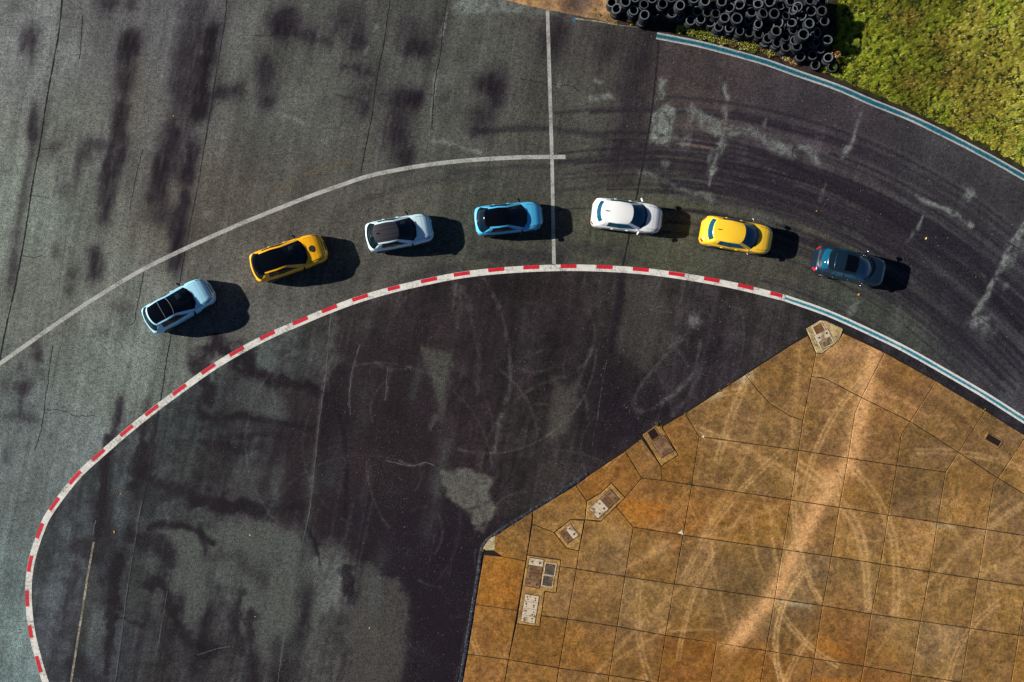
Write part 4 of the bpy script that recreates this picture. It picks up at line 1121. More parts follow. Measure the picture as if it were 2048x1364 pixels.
# ------------------------------------------------------------------ weeds
def weed(px_, py_, r, hgt, nleaf, palette, name, label, size=.06, group=None, zbase=.03, parent_tag=True, cat='weed'):
    x, y = W2((px_, py_))
    V = []; Fc = []; Cc = []
    for k in range(nleaf):
        a = random.uniform(0, 2 * math.pi); rr = r * math.sqrt(random.random()); zc = zbase + hgt * random.random() * (1 - .5 * (rr / r) ** 2)
        c = Vector((rr * math.cos(a), rr * math.sin(a), zc))
        L = size * random.uniform(.6, 1.4); Wd = L * random.uniform(.35, .6)
        t = Vector((random.uniform(-1, 1), random.uniform(-1, 1), random.uniform(-.3, .5))).normalized()
        s_ = t.cross(Vector((random.uniform(-.4, .4), random.uniform(-.4, .4), 1))).normalized()
        b0 = len(V)
        up = Vector((0, 0, L * .15))
        V += [c - t * L, c + s_ * Wd + up, c + t * L, c - s_ * Wd + up]
        Fc += [(b0, b0 + 1, b0 + 2), (b0, b0 + 2, b0 + 3)]
        col = np.array(random.choice(palette), float) * random.uniform(.75, 1.2)
        Cc += [col] * 4
    root = empty(name, (x, y, 0)); tag(root, label, cat, group)
    o = mesh_obj('foliage', V, Fc, M_LEAF, root)
    color_attr(o, s2l(np.clip(np.array(Cc), 0, 245)) * .95)
    # stems
    SV = []; SF = []
    for k in range(6):
        a = random.uniform(0, 6.28); rr = r * .6 * random.random(); top = Vector((rr * math.cos(a), rr * math.sin(a), zbase + hgt * .8)); w = .006
        b0 = len(SV)
        for cz, p in ((0.0, Vector((top.x * .3, top.y * .3, 0))), (1, top)):
            for q in range(3):
                SV.append(p + Vector((w * math.cos(q * 2.09), w * math.sin(q * 2.09), 0)))
        for q in range(3):
            SF.append((b0 + q, b0 + (q + 1) % 3, b0 + 3 + (q + 1) % 3, b0 + 3 + q))
    mesh_obj('stem', SV, SF, plain('stem', (.10, .07, .03), rough=.8) if 'stem' not in bpy.data.materials else bpy.data.materials['stem'], root)
    return root
GRN = [(150, 156, 52), (120, 138, 48), (176, 176, 72), (84, 104, 40), (140, 140, 50)]
RED = [(150, 92, 58), (120, 72, 48), (170, 118, 70), (104, 70, 44)]
STR = [(206, 186, 130), (186, 160, 96), (160, 138, 80)]
G1 = 'weeds between the tyre pile and the outer line'
weeds = [(1358, 66, .30, GRN, 'low green weed farthest left in the strip below the tyres'), (1382, 68, .42, GRN, 'bright yellow green weed at the start of the leafy strip'),
         (1402, 75, .45, GRN, 'yellow green weed clump touching the white edge of the outer line'), (1424, 80, .42, GRN, 'leafy green weed just below two front tyres'),
         (1444, 86, .42, GRN + STR, 'green weed with pale leaves left of the reddish stems'), (1464, 88, .45, GRN + RED, 'green weed mixed with reddish stems, middle of the strip'),
         (1484, 94, .45, GRN + STR, 'pale tipped green weed in the middle of the strip'), (1503, 101, .42, GRN, 'dense green weed just right of the pale one'),
         (1524, 101, .36, RED + GRN[:2], 'reddish weed leaning on the front tyres'), (1538, 110, .38, GRN + STR, 'green and straw weed left of the rust red clump'),
         (1553, 108, .36, RED, 'rust red dying weed below the front tyres'), (1570, 120, .34, STR, 'straw coloured weed by the outer line'), (1586, 129, .34, RED + STR, 'last reddish straw weed before the grass begins')]
for (a, b_, r, pl, lab) in weeds:
    weed(a + 1, b_ - 6, r * .86, .26, int(230 * r / .4), pl, 'weed', lab, .045, G1)
for (a, b_, lab) in [(1263, 47, 'small yellow weed at the tarmac edge left of the lone front stack'), (1273, 47, 'second small yellow weed, right beside the first, at the tarmac edge')]:
    weed(a, b_, .13, .12, 26, [(206, 170, 60), (180, 140, 50), (150, 130, 50)], 'weed', lab, .045)
for (a, b_, lab) in [(1215, 40, 'tiny weed on the bare soil at the corner of the dirt patch'), (1232, 44, 'tiny weed on the soil edge between dirt patch and tyres'), (1188, 18, 'yellow weed growing on the darker soil left of the tyres'), (1196, 30, 'straw weed at the lower tip of the dirt patch')]:
    weed(a, b_, .15, .08, 22, [(170, 150, 70), (140, 126, 60)], 'weed', lab, .04)
weed(1664, 114, .26, .16, 80, [(196, 140, 84), (176, 110, 60), (214, 180, 140)], 'dead_plant', 'dead orange brown plant growing out of a tyre at the pile tip', .05, zbase=.45, cat='plant')
# weeds along the apron joint with the tarmac
for k, (a, b_, lab) in enumerate([(1312, 848, 'bright green weed tuft at the top corner of the black opening pit'), (1322, 853, 'small green weed tuft on the pit frame corner beside the tarmac'), (1494, 748, 'green weed tuft where a crack meets the tarmac edge'),
                                  (1458, 770, 'weed tuft on the tarmac edge left of the crack'), (1440, 781, 'yellowish weed tuft on the pale stretch of slab edge'), (1631, 690, 'green weed in the joint left of the broken pit'),
                                  (1660, 692, 'green weed growing from the broken pit floor'), (1672, 681, 'green weed at the right corner of the broken pit'), (1968, 820, 'yellow green weed tuft at the slab edge under the inner line'),
                                  (1381, 970, 'dark green weed in the joint crossing'), (1370, 826, 'weed tuft on the tarmac edge above the long crack'), (965, 1100, 'green weed in the corner stub of the apron')]):
    weed(a, b_, .10, .05, 16, [(150, 146, 60), (110, 120, 44), (130, 120, 60)], 'weed', lab, .03, zbase=.03)

# ------------------------------------------------------------------ tyres
print('tyres')
def rubber(name, tone):
    m, nt, b = new_mat(name)
    pos = geo_pos(nt)
    n = noise(nt, pos, 6.0, 3, .6)
    oi = N(nt, 'ShaderNodeObjectInfo')
    t = math_node(nt, 'ADD', ramp(nt, n, .3, .7, .6, 1.2), ramp(nt, oi.outputs['Random'], 0, 1, -.45, .45))
    v = N(nt, 'ShaderNodeCombineXYZ')
    for i in range(3):
        nt.links.new(t, v.inputs[i])
    nt.links.new(mixc(nt, 1.0, tone, v.outputs[0], 'MULTIPLY'), b.inputs['Base Color'])
    setp(b, rough=.7, spec=.2)
    return m
M_RUB = rubber('rubber_tread', (0.010, 0.012, 0.016)); M_SIDEWALL = rubber('dusty_sidewall', (0.085, 0.098, 0.112))
def tyre_mesh(R, Wd, name='tyre', seg=28):
    # carcass profile (radius, z): inside open, bead, sidewall, shoulder, tread with grooves
    r_in = R * .69; h_ = Wd * .5
    prof = [(r_in + .012, -h_ * .62), (r_in, -h_ * .80), (r_in + .012, -h_ * .93), (R * .80, -h_), (R * .92, -h_ * .96), (R * .975, -h_ * .74), (R, -h_ * .42), (R * .985, -h_ * .36), (R * .985, -h_ * .28),
            (R, -h_ * .22), (R, h_ * .22), (R * .985, h_ * .28), (R * .985, h_ * .36), (R, h_ * .42), (R * .975, h_ * .74), (R * .92, h_ * .96), (R * .80, h_), (r_in + .012, h_ * .93), (r_in, h_ * .80), (r_in + .012, h_ * .62),
            (R * .84, h_ * .70), (R * .93, h_ * .45), (R * .94, -h_ * .45), (R * .84, -h_ * .70)]
    n = len(prof); V = []; F = []
    for i in range(seg):
        a = 2 * math.pi * i / seg
        for (r, z) in prof:
            V.append((r * math.cos(a), r * math.sin(a), z))
    for i in range(seg):
        j = (i + 1) % seg
        for k in range(n):
            l = (k + 1) % n
            F.append((i * n + k, j * n + k, j * n + l, i * n + l))
    me = bpy.data.meshes.new(name)
    me.from_pydata(V, [], F); me.materials.append(M_RUB); me.materials.append(M_SIDEWALL)
    me.polygons.foreach_set('material_index', np.array([1 if k in (2, 3, 15, 16) else 0 for i in range(seg) for k in range(n)], np.int32))
    me.polygons.foreach_set('use_smooth', np.ones(len(me.polygons), bool))
    me.update()
    return me
TM = [(tyre_mesh(.285, .185), .285, .185), (tyre_mesh(.30, .20), .30, .20), (tyre_mesh(.315, .205), .315, .205), (tyre_mesh(.345, .22), .345, .22)]
# (plan x, plan y of the top ring as seen from above, size, height in tyres, tilt deg, tilt azimuth, row)
F_, I_ = 'front', 'inner'
TOPS = [(1224, 6, 2, 3, 12, 190, F_), (1234, 18, 1, 4, 26, 200, F_), (1251, 4, 2, 6, 0, 0, F_), (1267, 22, 2, 5, 0, 0, F_), (1289, 31, 1, 6, 0, 0, F_), (1345, 26, 1, 4, 10, 210, F_),
        (1381, 42, 1, 3, 0, 0, F_), (1401, 39, 1, 4, 0, 0, F_), (1437, 55, 1, 4, 0, 0, F_), (1458, 57, 1, 4, 0, 0, F_), (1479, 63, 1, 4, 0, 0, F_), (1498, 66, 0, 4, 0, 0, F_),
        (1517, 69, 1, 4, 0, 0, F_), (1535, 78, 1, 4, 0, 0, F_), (1554, 86, 1, 4, 0, 0, F_), (1572, 94, 1, 4, 0, 0, F_), (1593, 94, 1, 5, 4, 100, F_), (1600, 114, 1, 2, 8, 220, F_),
        (1630, 131, 1, 1, 0, 0, F_), (1664, 135, 1, 1, 6, 260, F_),
        (1288, 10, 1, 6, 0, 0, I_), (1325, 9, 2, 6, 0, 0, I_), (1360, 12, 2, 7, 0, 0, I_), (1304, -2, 1, 6, 0, 0, I_), (1270, -3, 1, 6, 0, 0, I_), (1342, -3, 1, 6, 8, 30, I_), (1310, 26, 1, 3, 20, 180, I_),
        (1395, 23, 1, 4, 8, 160, I_), (1414, 26, 0, 5, 4, 0, I_), (1431, 28, 0, 6, 0, 0, I_), (1449, 37, 1, 6, 0, 0, I_), (1473, 38, 3, 6, 4, 0, I_), (1410, 3, 2, 7, 0, 0, I_),
        (1388, -3, 1, 6, 10, 260, I_), (1443, 5, 2, 7, 6, 90, I_), (1461, 16, 1, 6, 34, 200, I_), (1480, 9, 2, 7, 30, 220, I_), (1420, 46, 1, 3, 6, 120, I_), (1376, 4, 1, 4, 0, 0, I_),
        (1496, 42, 0, 5, 6, 10, I_), (1516, 49, 0, 6, 0, 0, I_), (1502, 26, 1, 6, 10, 60, I_), (1525, 28, 2, 7, 18, 20, I_), (1548, 28, 2, 7, 5, 300, I_), (1516, 10, 1, 7, 16, 120, I_), (1498, 3, 1, 6, 8, 10, I_),
        (1540, 4, 2, 7, 14, 200, I_), (1552, 63, 2, 6, 0, 0, I_), (1570, 75, 1, 5, 8, 40, I_), (1588, 82, 1, 5, 0, 0, I_), (1606, 70, 3, 7, 3, 40, I_), (1583, 47, 1, 6, 14, 130, I_), (1570, 33, 1, 6, 20, 30, I_),
        (1558, 47, 1, 5, 46, 190, I_), (1580, 3, 1, 7, 14, 330, I_), (1596, 14, 1, 7, 42, 205, I_), (1588, 20, 1, 6, 50, 200, I_), (1618, 48, 2, 7, 0, 0, I_), (1619, 2, 1, 7, 0, 0, I_), (1622, 23, 2, 6, 10, 230, I_),
        (1643, 23, 2, 7, 0, 0, I_), (1648, 44, 1, 6, 4, 90, I_), (1632, 66, 1, 5, 24, 340, I_), (1630, 84, 1, 4, 26, 330, I_), (1608, 92, 1, 3, 14, 20, I_), (1585, 62, 1, 5, 10, 40, I_),
        (1654, 81, 2, 5, 8, 110, I_), (1656, 116, 2, 2, 10, 200, I_), (1624, 111, 1, 2, 0, 0, I_), (1535, 50, 1, 4, 8, 0, I_), (1645, 3, 1, 4, 0, 0, I_), (1604, 32, 1, 5, 40, 210, I_), (1560, 12, 1, 5, 0, 0, I_),
        (1640, 100, 1, 2, 6, 90, I_), (1600, 46, 1, 5, 10, 10, I_), (1427, 12, 1, 5, 10, 200, I_), (1465, -2, 1, 6, 0, 0, I_), (1480, 22, 1, 4, 0, 0, I_), (1359, 32, 1, 2, 0, 0, I_), (1332, 24, 1, 3, 0, 0, I_)]
ORD = ['first', 'second', 'third', 'fourth', 'fifth', 'sixth', 'seventh', 'eighth', 'ninth', 'tenth', 'eleventh', 'twelfth', 'thirteenth', 'fourteenth', 'fifteenth', 'sixteenth', 'seventeenth', 'eighteenth', 'nineteenth', 'twentieth']
fronts = sorted([t for t in TOPS if t[6] == F_], key=lambda t: t[0])
core_V = []; core_F = []
special = {(1664, 135): 'lone tyre lying on the grass at the lower right tip of the pile', (1606, 70): 'largest pale ringed tyre lying flat near the lower right of the pile',
           (1473, 38): 'largest tyre in the left half of the pile, lying flat', (1654, 81): 'bright rimmed tyre topping the stack nearest the grass, above the dead plant',
           (1656, 116): 'dark tyre with a dead brown plant growing in it', (1648, 44): 'smallest thin pale ring on the right edge of the pile, beside the grass',
           (1643, 23): 'pale tyre at the upper right corner of the pile, casting its shadow on the grass', (1360, 12): 'bright ringed tyre alone at the top of the dark gap in the pile',
           (1516, 10): 'buckled pale tyre near the top edge, squashed out of round', (1596, 14): 'tyre standing on edge at the upper right of the pile', (1618, 48): 'flat tyre with a brown stain inside, right of the middle of the pile'}
bands = [(-99, 8, 'along the top edge of the picture'), (8, 24, 'in the row below the top edge'), (24, 40, 'in the upper middle of the pile'), (40, 60, 'in the lower middle of the pile'), (60, 200, 'in the lower right of the pile')]
spot = {}
for lo_, hi_, phrase in bands:
    row_ = sorted([t for t in TOPS if t[6] == I_ and lo_ <= t[1] < hi_], key=lambda t: t[0])
    for q, t in enumerate(row_):
        spot[t] = (ORD[q], phrase)
for (tx, ty, sz, nh, tilt, taz, row) in TOPS:
    me, R, Wd = TM[sz]
    pitch = Wd * .93
    ztop = nh * pitch - pitch * .5 + (.07 if nh > 2 else .13) + R * math.sin(math.radians(tilt)) * .6
    k = (CAM_H - ztop) / CAM_H
    gx0, gy0 = (tx - 1024) * k / S, (682 - ty) * k / S
    for j in range(nh):
        topmost = j == nh - 1
        depth = nh - 1 - j
        z = ztop if topmost else (.07 if nh > 2 else .13) + Wd * .5 + j * pitch
        jx, jy = (0, 0) if topmost else (random.uniform(-.035, .035), random.uniform(-.035, .035))
        jt = random.uniform(-2.5, 2.5)
        if topmost or (row == F_ and depth <= 5) or depth <= 1:
            o = link(bpy.data.objects.new('tyre', me))
            o.location = (gx0 + jx, gy0 + jy, z)
            if topmost and tilt:
                a = math.radians(taz)
                o.rotation_euler = Matrix.Rotation(math.radians(tilt), 3, Vector((-math.sin(a), math.cos(a), 0))).to_euler()
            else:
                o.rotation_euler = (math.radians(jt), math.radians(random.uniform(-2.5, 2.5)), random.uniform(0, 6))
            if (tx, ty) in special and topmost:
                lab = special[(tx, ty)]
            elif row == F_:
                q = ORD[fronts.index((tx, ty, sz, nh, tilt, taz, row))]
                lab = ('top tyre of the %s stack from the left along the track side of the pile' % q) if topmost else ('%s tyre down in the %s stack from the left along the track side' % (ORD[depth], q))
            elif topmost:
                q, ph = spot[(tx, ty, sz, nh, tilt, taz, row)]
                lab = '%s black tyre, %s top tyre from the left %s' % ('tilted' if tilt > 12 else 'flat', q, ph)
            else:
                q, ph = spot[(tx, ty, sz, nh, tilt, taz, row)]
                lab = 'tyre beneath the %s top tyre from the left %s' % (q, ph)
            k_ = random.uniform(.93, 1.07)
            o.scale = (k_, k_ * (random.uniform(.93, 1.0) if topmost else 1), 1)
            tag(o, lab, 'tyre', 'tyres heaped in the pile')
        else:
            b0 = len(core_V)
            rx_, ry_ = math.radians(jt), 0
            for v in me.vertices:
                core_V.append((v.co.x + gx0 + jx, v.co.y + gy0 + jy, v.co.z + z))
            for p in me.polygons:
                core_F.append(tuple(b0 + i for i in p.vertices))
core = np_mesh('buried_tyres', np.array(core_V), np.array(core_F), M_RUB, None, True)
core['kind'] = 'stuff'
core['label'] = 'tyres buried deep in the pile under the others'

# ------------------------------------------------------------------ fallen leaves and grit on the tarmac
M_LEAFO = plain('dry_leaf', (0.62, 0.30, 0.04), rough=.7)
M_LEAFY = plain('yellow_leaf', (0.70, 0.55, 0.18), rough=.7)
def leaf(px_, py_, r, mat, label):
    x, y = W2((px_, py_))
    n = 10; V = [(0, 0, .012)]
    for i in range(n):
        a = 2 * math.pi * i / n
        rr = r * (1 if i % 2 else .62) * random.uniform(.85, 1.15)
        V.append((rr * math.cos(a), rr * math.sin(a) * .8, .012 + random.uniform(0, .35) * r))
    F = [(0, 1 + i, 1 + (i + 1) % n) for i in range(n)]
    o = mesh_obj('fallen_leaf', V, F, mat)
    o.location = (x, y, .004); o.rotation_euler = (0, 0, random.uniform(0, 6))
    tag(o, label, 'leaf', 'leaves scattered on the tarmac')
leaf(1716, 589, .095, M_LEAFO, 'orange leaf lying below the dark blue car')
leaf(1851, 477, .085, M_LEAFY, 'pale yellow leaf on the tarmac right of the dark blue car')
leaf(1632, 422, .06, M_LEAFO, 'small orange leaf on the tarmac above the gap between the last two cars')
leaf(228, 1064, .09, M_LEAFO, 'orange leaf on the dark tarmac inside the lower left bend')
leaf(241, 987, .06, M_LEAFO, 'small orange leaf just inside the red and white line, lower left')
leaf(510, 1233, .05, M_LEAFO, 'tiny orange leaf on the tarmac at lower left centre')
leaf(500, 1070, .06, M_LEAFY, 'tiny yellow leaf on the pale dry patch inside the bend')
leaf(347, 232, .045, M_LEAFO, 'tiny orange leaf beside the dark stains at upper left')
leaf(739, 1256, .05, M_LEAFY, 'tiny yellow leaf on the tarmac near the bottom, left of the wet edge')

print('grit')
M_GRIT = plain('pale_grit', (.48, .47, .44), rough=.9)
pts = []
while len(pts) < 1500:
    x, y = random.uniform(0, 2048), random.uniform(0, 1364)
    d = .12
    if 1200 < x < 1480 and 600 < y < 860: d = .8
    elif 800 < x < 960 and 1000 < y < 1364: d = .6
    elif 640 < x < 900 and 650 < y < 1000: d = .35
    elif x > 1300 and y < 400: d = .3
    if random.random() < d:
        pts.append((x, y))
GV = []; GF = []
for (a, b_) in pts:
    x, y = W2((a, b_)); r = random.choice([.010, .012, .015, .015, .022]); b0 = len(GV)
    th = random.uniform(0, 6)
    for q in range(3):
        GV.append((x + r * math.cos(th + q * 2.1), y + r * math.sin(th + q * 2.1), .001))
    GV.append((x, y, r * 1.1 + .001))
    GF += [(b0, b0 + 1, b0 + 3), (b0 + 1, b0 + 2, b0 + 3), (b0 + 2, b0, b0 + 3)]
grit = np_mesh('grit', np.array(GV), np.array(GF), M_GRIT)
grit['kind'] = 'stuff'

# ------------------------------------------------------------------ cars
print('cars')
def car_paint(name, rgb, metal=0.0, rough=.32, coat=.8, spec=.5):
    m, nt, b = new_mat(name)
    b.inputs['Base Color'].default_value = (*rgb, 1)
    setp(b, metal=metal, rough=rough, coat=coat, coat_rough=.04, spec=spec)
    return m
def glass_mat(name, rgb, alpha):
    m, nt, b = new_mat(name)
    b.inputs['Base Color'].default_value = (*rgb, 1)
    setp(b, rough=.03, spec=.6, alpha=alpha)
    return m
M_GLASSD = glass_mat('dark_car_glass', (0.0008, 0.008, 0.014), .80)
M_GLASSSKY = glass_mat('sky_reflection_glass', (0.001, 0.065, 0.125), .95)  # blue sky reflection put into the glass colour
M_FRIT = plain('black_glass_border', (.0015, .002, .004), rough=.10, spec=.3)
M_BLACK = plain('gloss_black', (.0015, .002, .004), rough=.06, spec=.35)
M_TRIM = plain('black_trim', (.010, .011, .014), rough=.5)
M_INT = plain('cabin_interior', (.012, .013, .016), rough=.9)
M_SEATSUN = plain('sunlit_seat_fabric', (.20, .27, .27), rough=.9)  # sunlight on the left seat put into its pale colour
M_LAMP = plain('headlamp_glass', (.02, .05, .07), rough=.05, spec=.8, coat=1.0)
M_LAMPW = plain('headlamp_bright', (.55, .66, .70), rough=.1, coat=1.0)
M_TAIL = plain('tail_lamp_red', (.42, .01, .02), rough=.12, coat=1.0)
M_CHROME = plain('chrome', (.62, .66, .70), metal=1.0, rough=.15)
M_TYRE2 = plain('car_tyre', (.014, .014, .016), rough=.8)
M_RIM = plain('alloy_rim', (.36, .37, .39), metal=.9, rough=.35)

def grid_faces(V, mask, flip=False):
    """compact the masked cells of a vertex grid to (verts, faces)"""
    ni, nj = V.shape[:2]
    use = {}; verts = []; faces = []
    def vid(i, j):
        if (i, j) not in use:
            use[(i, j)] = len(verts); verts.append(tuple(V[i, j]))
        return use[(i, j)]
    for i in range(ni - 1):
        for j in range(nj - 1):
            if mask[i, j]:
                q = [vid(i, j), vid(i + 1, j), vid(i + 1, j + 1), vid(i, j + 1)]
                faces.append(tuple(q[::-1] if flip else q))
    return verts, faces

def recalc(o, smooth=True, angle=40):
    bm = bmesh.new(); bm.from_mesh(o.data)
    bmesh.ops.recalc_face_normals(bm, faces=bm.faces)
    bm.to_mesh(o.data); bm.free()
    if smooth:
        o.data.polygons.foreach_set('use_smooth', np.ones(len(o.data.polygons), bool))
    return o

def up_normals(o):
    """open sheets: make every face look up / out"""
    if sum(p.normal.z * p.area for p in o.data.polygons) < 0:
        o.data.flip_normals()
    return o

def ellipsoid(name, c, r, mat, parent, p=2.6, nu=14, nv=9, tilt=0.0):
    V = []; F = []
    f = lambda t: math.copysign(abs(t) ** (2 / p), t)
    for i in range(nv):
        ph = -math.pi / 2 + math.pi * i / (nv - 1)
        for j in range(nu):
            th = 2 * math.pi * j / nu
            x, y, z = r[0] * f(math.cos(ph)) * f(math.cos(th)), r[1] * f(math.cos(ph)) * f(math.sin(th)), r[2] * f(math.sin(ph))
            V.append((c[0] + x * math.cos(tilt) - y * math.sin(tilt), c[1] + x * math.sin(tilt) + y * math.cos(tilt), c[2] + z))
    for i in range(nv - 1):
        for j in range(nu):
            k = (j + 1) % nu
            F.append((i * nu + j, i * nu + k, (i + 1) * nu + k, (i + 1) * nu + j))
    return recalc(mesh_obj(name, V, F, mat, parent))

def bar(name, pts, w, hgt, mat, parent):
    """flat bar following points, rectangular section"""
    V = []; F = []
    P = [Vector(p) for p in pts]
    for i, p in enumerate(P):
        t = (P[min(i + 1, len(P) - 1)] - P[max(i - 1, 0)]).normalized()
        s_ = t.cross(Vector((0, 0, 1))).normalized() * w * .5
        for a, b in ((-1, 0), (1, 0), (.7, hgt), (-.7, hgt)):
            V.append(p + s_ * a + Vector((0, 0, b)))
    n = len(P)
    for i in range(n - 1):
        for k in range(4):
            l = (k + 1) % 4
            F.append((i * 4 + k, i * 4 + l, i * 4 + 4 + l, i * 4 + 4 + k))
    F += [(0, 1, 2, 3), tuple((n - 1) * 4 + k for k in (3, 2, 1, 0))]
    return recalc(mesh_obj(name, V, F, mat, parent), False)

def build_car(label, cx, cy, head, L, Wd, paint, roof='paint', H=1.52, spoiler=None, mirror=None, rails=False, fin=True, vent=False, ribs=False, seams=False, sunroof=False,
              lamp=None, handles=None, sleek=0.0, seat=True, sp_len=.30, glass=None, hatch=False, lampj=8.2, trimline=None, roofmat=None, group='cars lined up along the bend'):
    zmid = .7
    k = (CAM_H - zmid) / CAM_H
    ox, oy = (cx - 1024) * k / S, (682 - cy) * k / S
    root = empty('car', (ox, oy, 0), math.radians(head))
    tag(root, label, 'car', group)
    mirror = mirror or M_TRIM
    M_GLASS = glass or M_GLASSD
    kx = L / 4.3; hw = Wd / 2
    # ---- lower body loft
    st = np.array([-1, -.985, -.96, -.92, -.86, -.75, -.5, -.2, .1, .4, .55, .68, .78, .86, .92, .96, .985, 1.0])
    wf = np.array([.64, .76, .85, .92, .96, .99, 1.0, .99, .985, .99, .985, .965, .925, .86, .765, .65, .53, .36])
    zt = np.array([.70, .84, .90, .945, .97, .985, .985, .97, .96, .955, .935, .90, .86, .81, .76, .70, .65, .59])
    s_fine = np.unique(np.concatenate([np.linspace(-1, -.88, 8), np.linspace(-.88, .7, 40), np.linspace(.7, 1, 19)]))
    w = np.interp(s_fine, st, wf) * hw; z = np.interp(s_fine, st, zt)
    # smooth the interpolated outline a little
    for _ in range(2):
        w[1:-1] = .25 * w[:-2] + .5 * w[1:-1] + .25 * w[2:]; z[1:-1] = .25 * z[:-2] + .5 * z[1:-1] + .25 * z[2:]
    half = [(0, 1.0), (.16, .99), (.32, .95), (.46, .88), (.58, .80), (.68, .86), (.76, .62), (.84, .30), (.90, -.02)]
    crown = np.interp(s_fine, [-1, -.9, .3, .5, .8, .95, 1], [.02, .04, .04, .05, .06, .05, .02])
    rows = []
    for i, s_ in enumerate(s_fine):
        zz_, c = z[i], crown[i]
        pr = [(f * w[i], zz_ + c * g) for f, g in half]
        zl = .30
        pr += [(.945 * w[i], zz_ - .045), (.975 * w[i], zz_ - .11), (.992 * w[i], zz_ - .19), (1.0 * w[i], zz_ - .27), (.996 * w[i], (zz_ - .27 + .42) * .5), (.985 * w[i], .40), (.975 * w[i], zl), (.93 * w[i], .22), (.80 * w[i], .19), (0, .19)]
        rows.append(pr)
    nh_ = len(rows[0])
    full = np.zeros((len(s_fine), 2 * nh_ - 1, 3))
    for i, s_ in enumerate(s_fine):
        # nose rounds back towards the flanks a little
        for j in range(nh_):
            y_, z_ = rows[i][j]
            x_ = s_ * L / 2
            if s_ > .86:
                x_ -= (s_ - .86) / .14 * .05 * kx * abs((z_ - .55)) * 2
            full[i, nh_ - 1 + j] = (x_, y_, z_); full[i, nh_ - 1 - j] = (x_, -y_, z_)
    ns, nj = full.shape[:2]
    sm = .5 * (s_fine[:-1] + s_fine[1:])
    jj = np.abs(np.arange(nj - 1) + .5 - (nh_ - 1))      # distance from the centreline in profile steps
    SM, JJ = np.meshgrid(sm, jj, indexing='ij')
    x_cowl, x_tail = 1.15 * kx, (-2.09 if hatch else -2.03) * kx
    YC = np.abs(.25 * (full[:-1, :-1, 1] + full[1:, :-1, 1] + full[:-1, 1:, 1] + full[1:, 1:, 1]))
    cabin = (SM * L / 2 < x_cowl - .06 - .30 * (YC / (.8 * hw)) ** 2.2) & (SM * L / 2 > x_tail + .2) & (JJ < 8) & (YC < .80 * hw)
    bonnet = (SM > .40) & (SM < .955) & (JJ < 6) & ~cabin
    body_m = ~cabin & ~bonnet
    V, F = grid_faces(full, body_m)
    # close nose and tail
    def endcap(i):
        b0 = len(V)
        for j in range(nj):
            V.append(tuple(full[i, j]))
        F.append(tuple(range(b0, b0 + nj)))
    endcap(0); endcap(ns - 1)
    body = recalc(mesh_obj('body', V, F, paint, root))
    V, F = grid_faces(full, bonnet); V = [(x, y, z_ + .004) for x, y, z_ in V]
    bon = up_normals(mesh_obj('bonnet', V, F, paint, root, None, True))
    V, F = grid_faces(full, cabin); V = [(x, y, z_ - .10) for x, y, z_ in V]
    up_normals(mesh_obj('interior', V, F, M_INT, root))
    def surf(s_, yf):
        """height of the upper skin at station s_ and lateral fraction yf"""
        i = int(np.argmin(np.abs(s_fine - s_)))
        ys = [r[0] for r in rows[i][:10]]; zs = [r[1] for r in rows[i][:10]]
        return float(np.interp(abs(yf) * w[i], ys, zs)), float(w[i])
    # lamps, grille, bumper gap as proud skins
    nrm_off = .006
    def skin(name, m, mat, off=nrm_off, parent=root):
        V, F = grid_faces(full, m)
        if not F:
            return None
        o = mesh_obj(name, V, F, mat, parent, None, True)
        bm = bmesh.new(); bm.from_mesh(o.data); bm.normal_update()
        cen = Vector((0, 0, .55))
        tot = sum((f.normal.dot(f.calc_center_median() - cen)) for f in bm.faces)
        if tot < 0:
            bmesh.ops.reverse_faces(bm, faces=bm.faces); bm.normal_update()
        for v in bm.verts:
            v.co += v.normal * off
        bm.to_mesh(o.data); bm.free()
        return o
    side = np.sign(np.arange(nj - 1) + .5 - (nh_ - 1))
    SD = np.meshgrid(sm, side, indexing='ij')[1]
    for sg in (-1, 1):
        skin('headlight', (SM > .76) & (SM < .95) & (JJ > 6.9) & (JJ < lampj) & (SD == sg), lamp or M_LAMP)
        skin('tail_light', (SM < -.94) & (JJ > 8) & (JJ < 11.2) & (SD == sg), M_TAIL)
    for sg in (-1, 1):
        bar('bonnet_seam', [tuple(full[i, nh_ - 1 + sg * 6] + np.array([0, 0, .004])) for i in range(ns) if .52 < s_fine[i] < .93], .016, .004, M_TRIM, root)
    skin('bonnet_gap', (SM > .955) & (SM < .972) & (JJ < 7), M_TRIM, .003)
    skin('grille', (SM > .982) & (JJ > 0) & (JJ < 6) , M_TRIM, .004)
    for sg in (-1, 1):
        skin('sill', (JJ > 14) & (JJ < 16) & (SM > -.6) & (SM < .6) & (SD == sg), M_TRIM, .004)
    # ---- cabin: belt ring to roof ring
    zb = .985; zr = H - .085
    wb_f, wb_m, wb_r = .80 * hw / .9 * .98, .86 * hw / .9 * .985, .79 * hw / .9
    wr_f, wr_m, wr_r = .595 * hw / .9, .63 * hw / .9, .60 * hw / .9
    xrf, xrr = (.08 if hatch else .22) * kx, ((-1.54 if hatch else -1.66) + sleek * .08) * kx
    nf, nsd = 18, 26
    vf = np.linspace(-1, 1, nf + 1); us = np.linspace(0, 1, nsd + 1)
    def roofp(u, v):
        wv = np.interp(u, [0, .45, 1], [wr_f, wr_m, wr_r])
        xf = xrf - .13 * v * v - .09 * abs(v) ** 6; xr = xrr + .12 * v * v + .09 * abs(v) ** 6
        x = xf + (xr - xf) * u
        zc = zr + .065 * (1 - abs(v) ** 2.6) + .05 * (1 - (2 * u - 1.05) ** 2) - .02 * u * u
        return np.array([x, v * wv, zc])
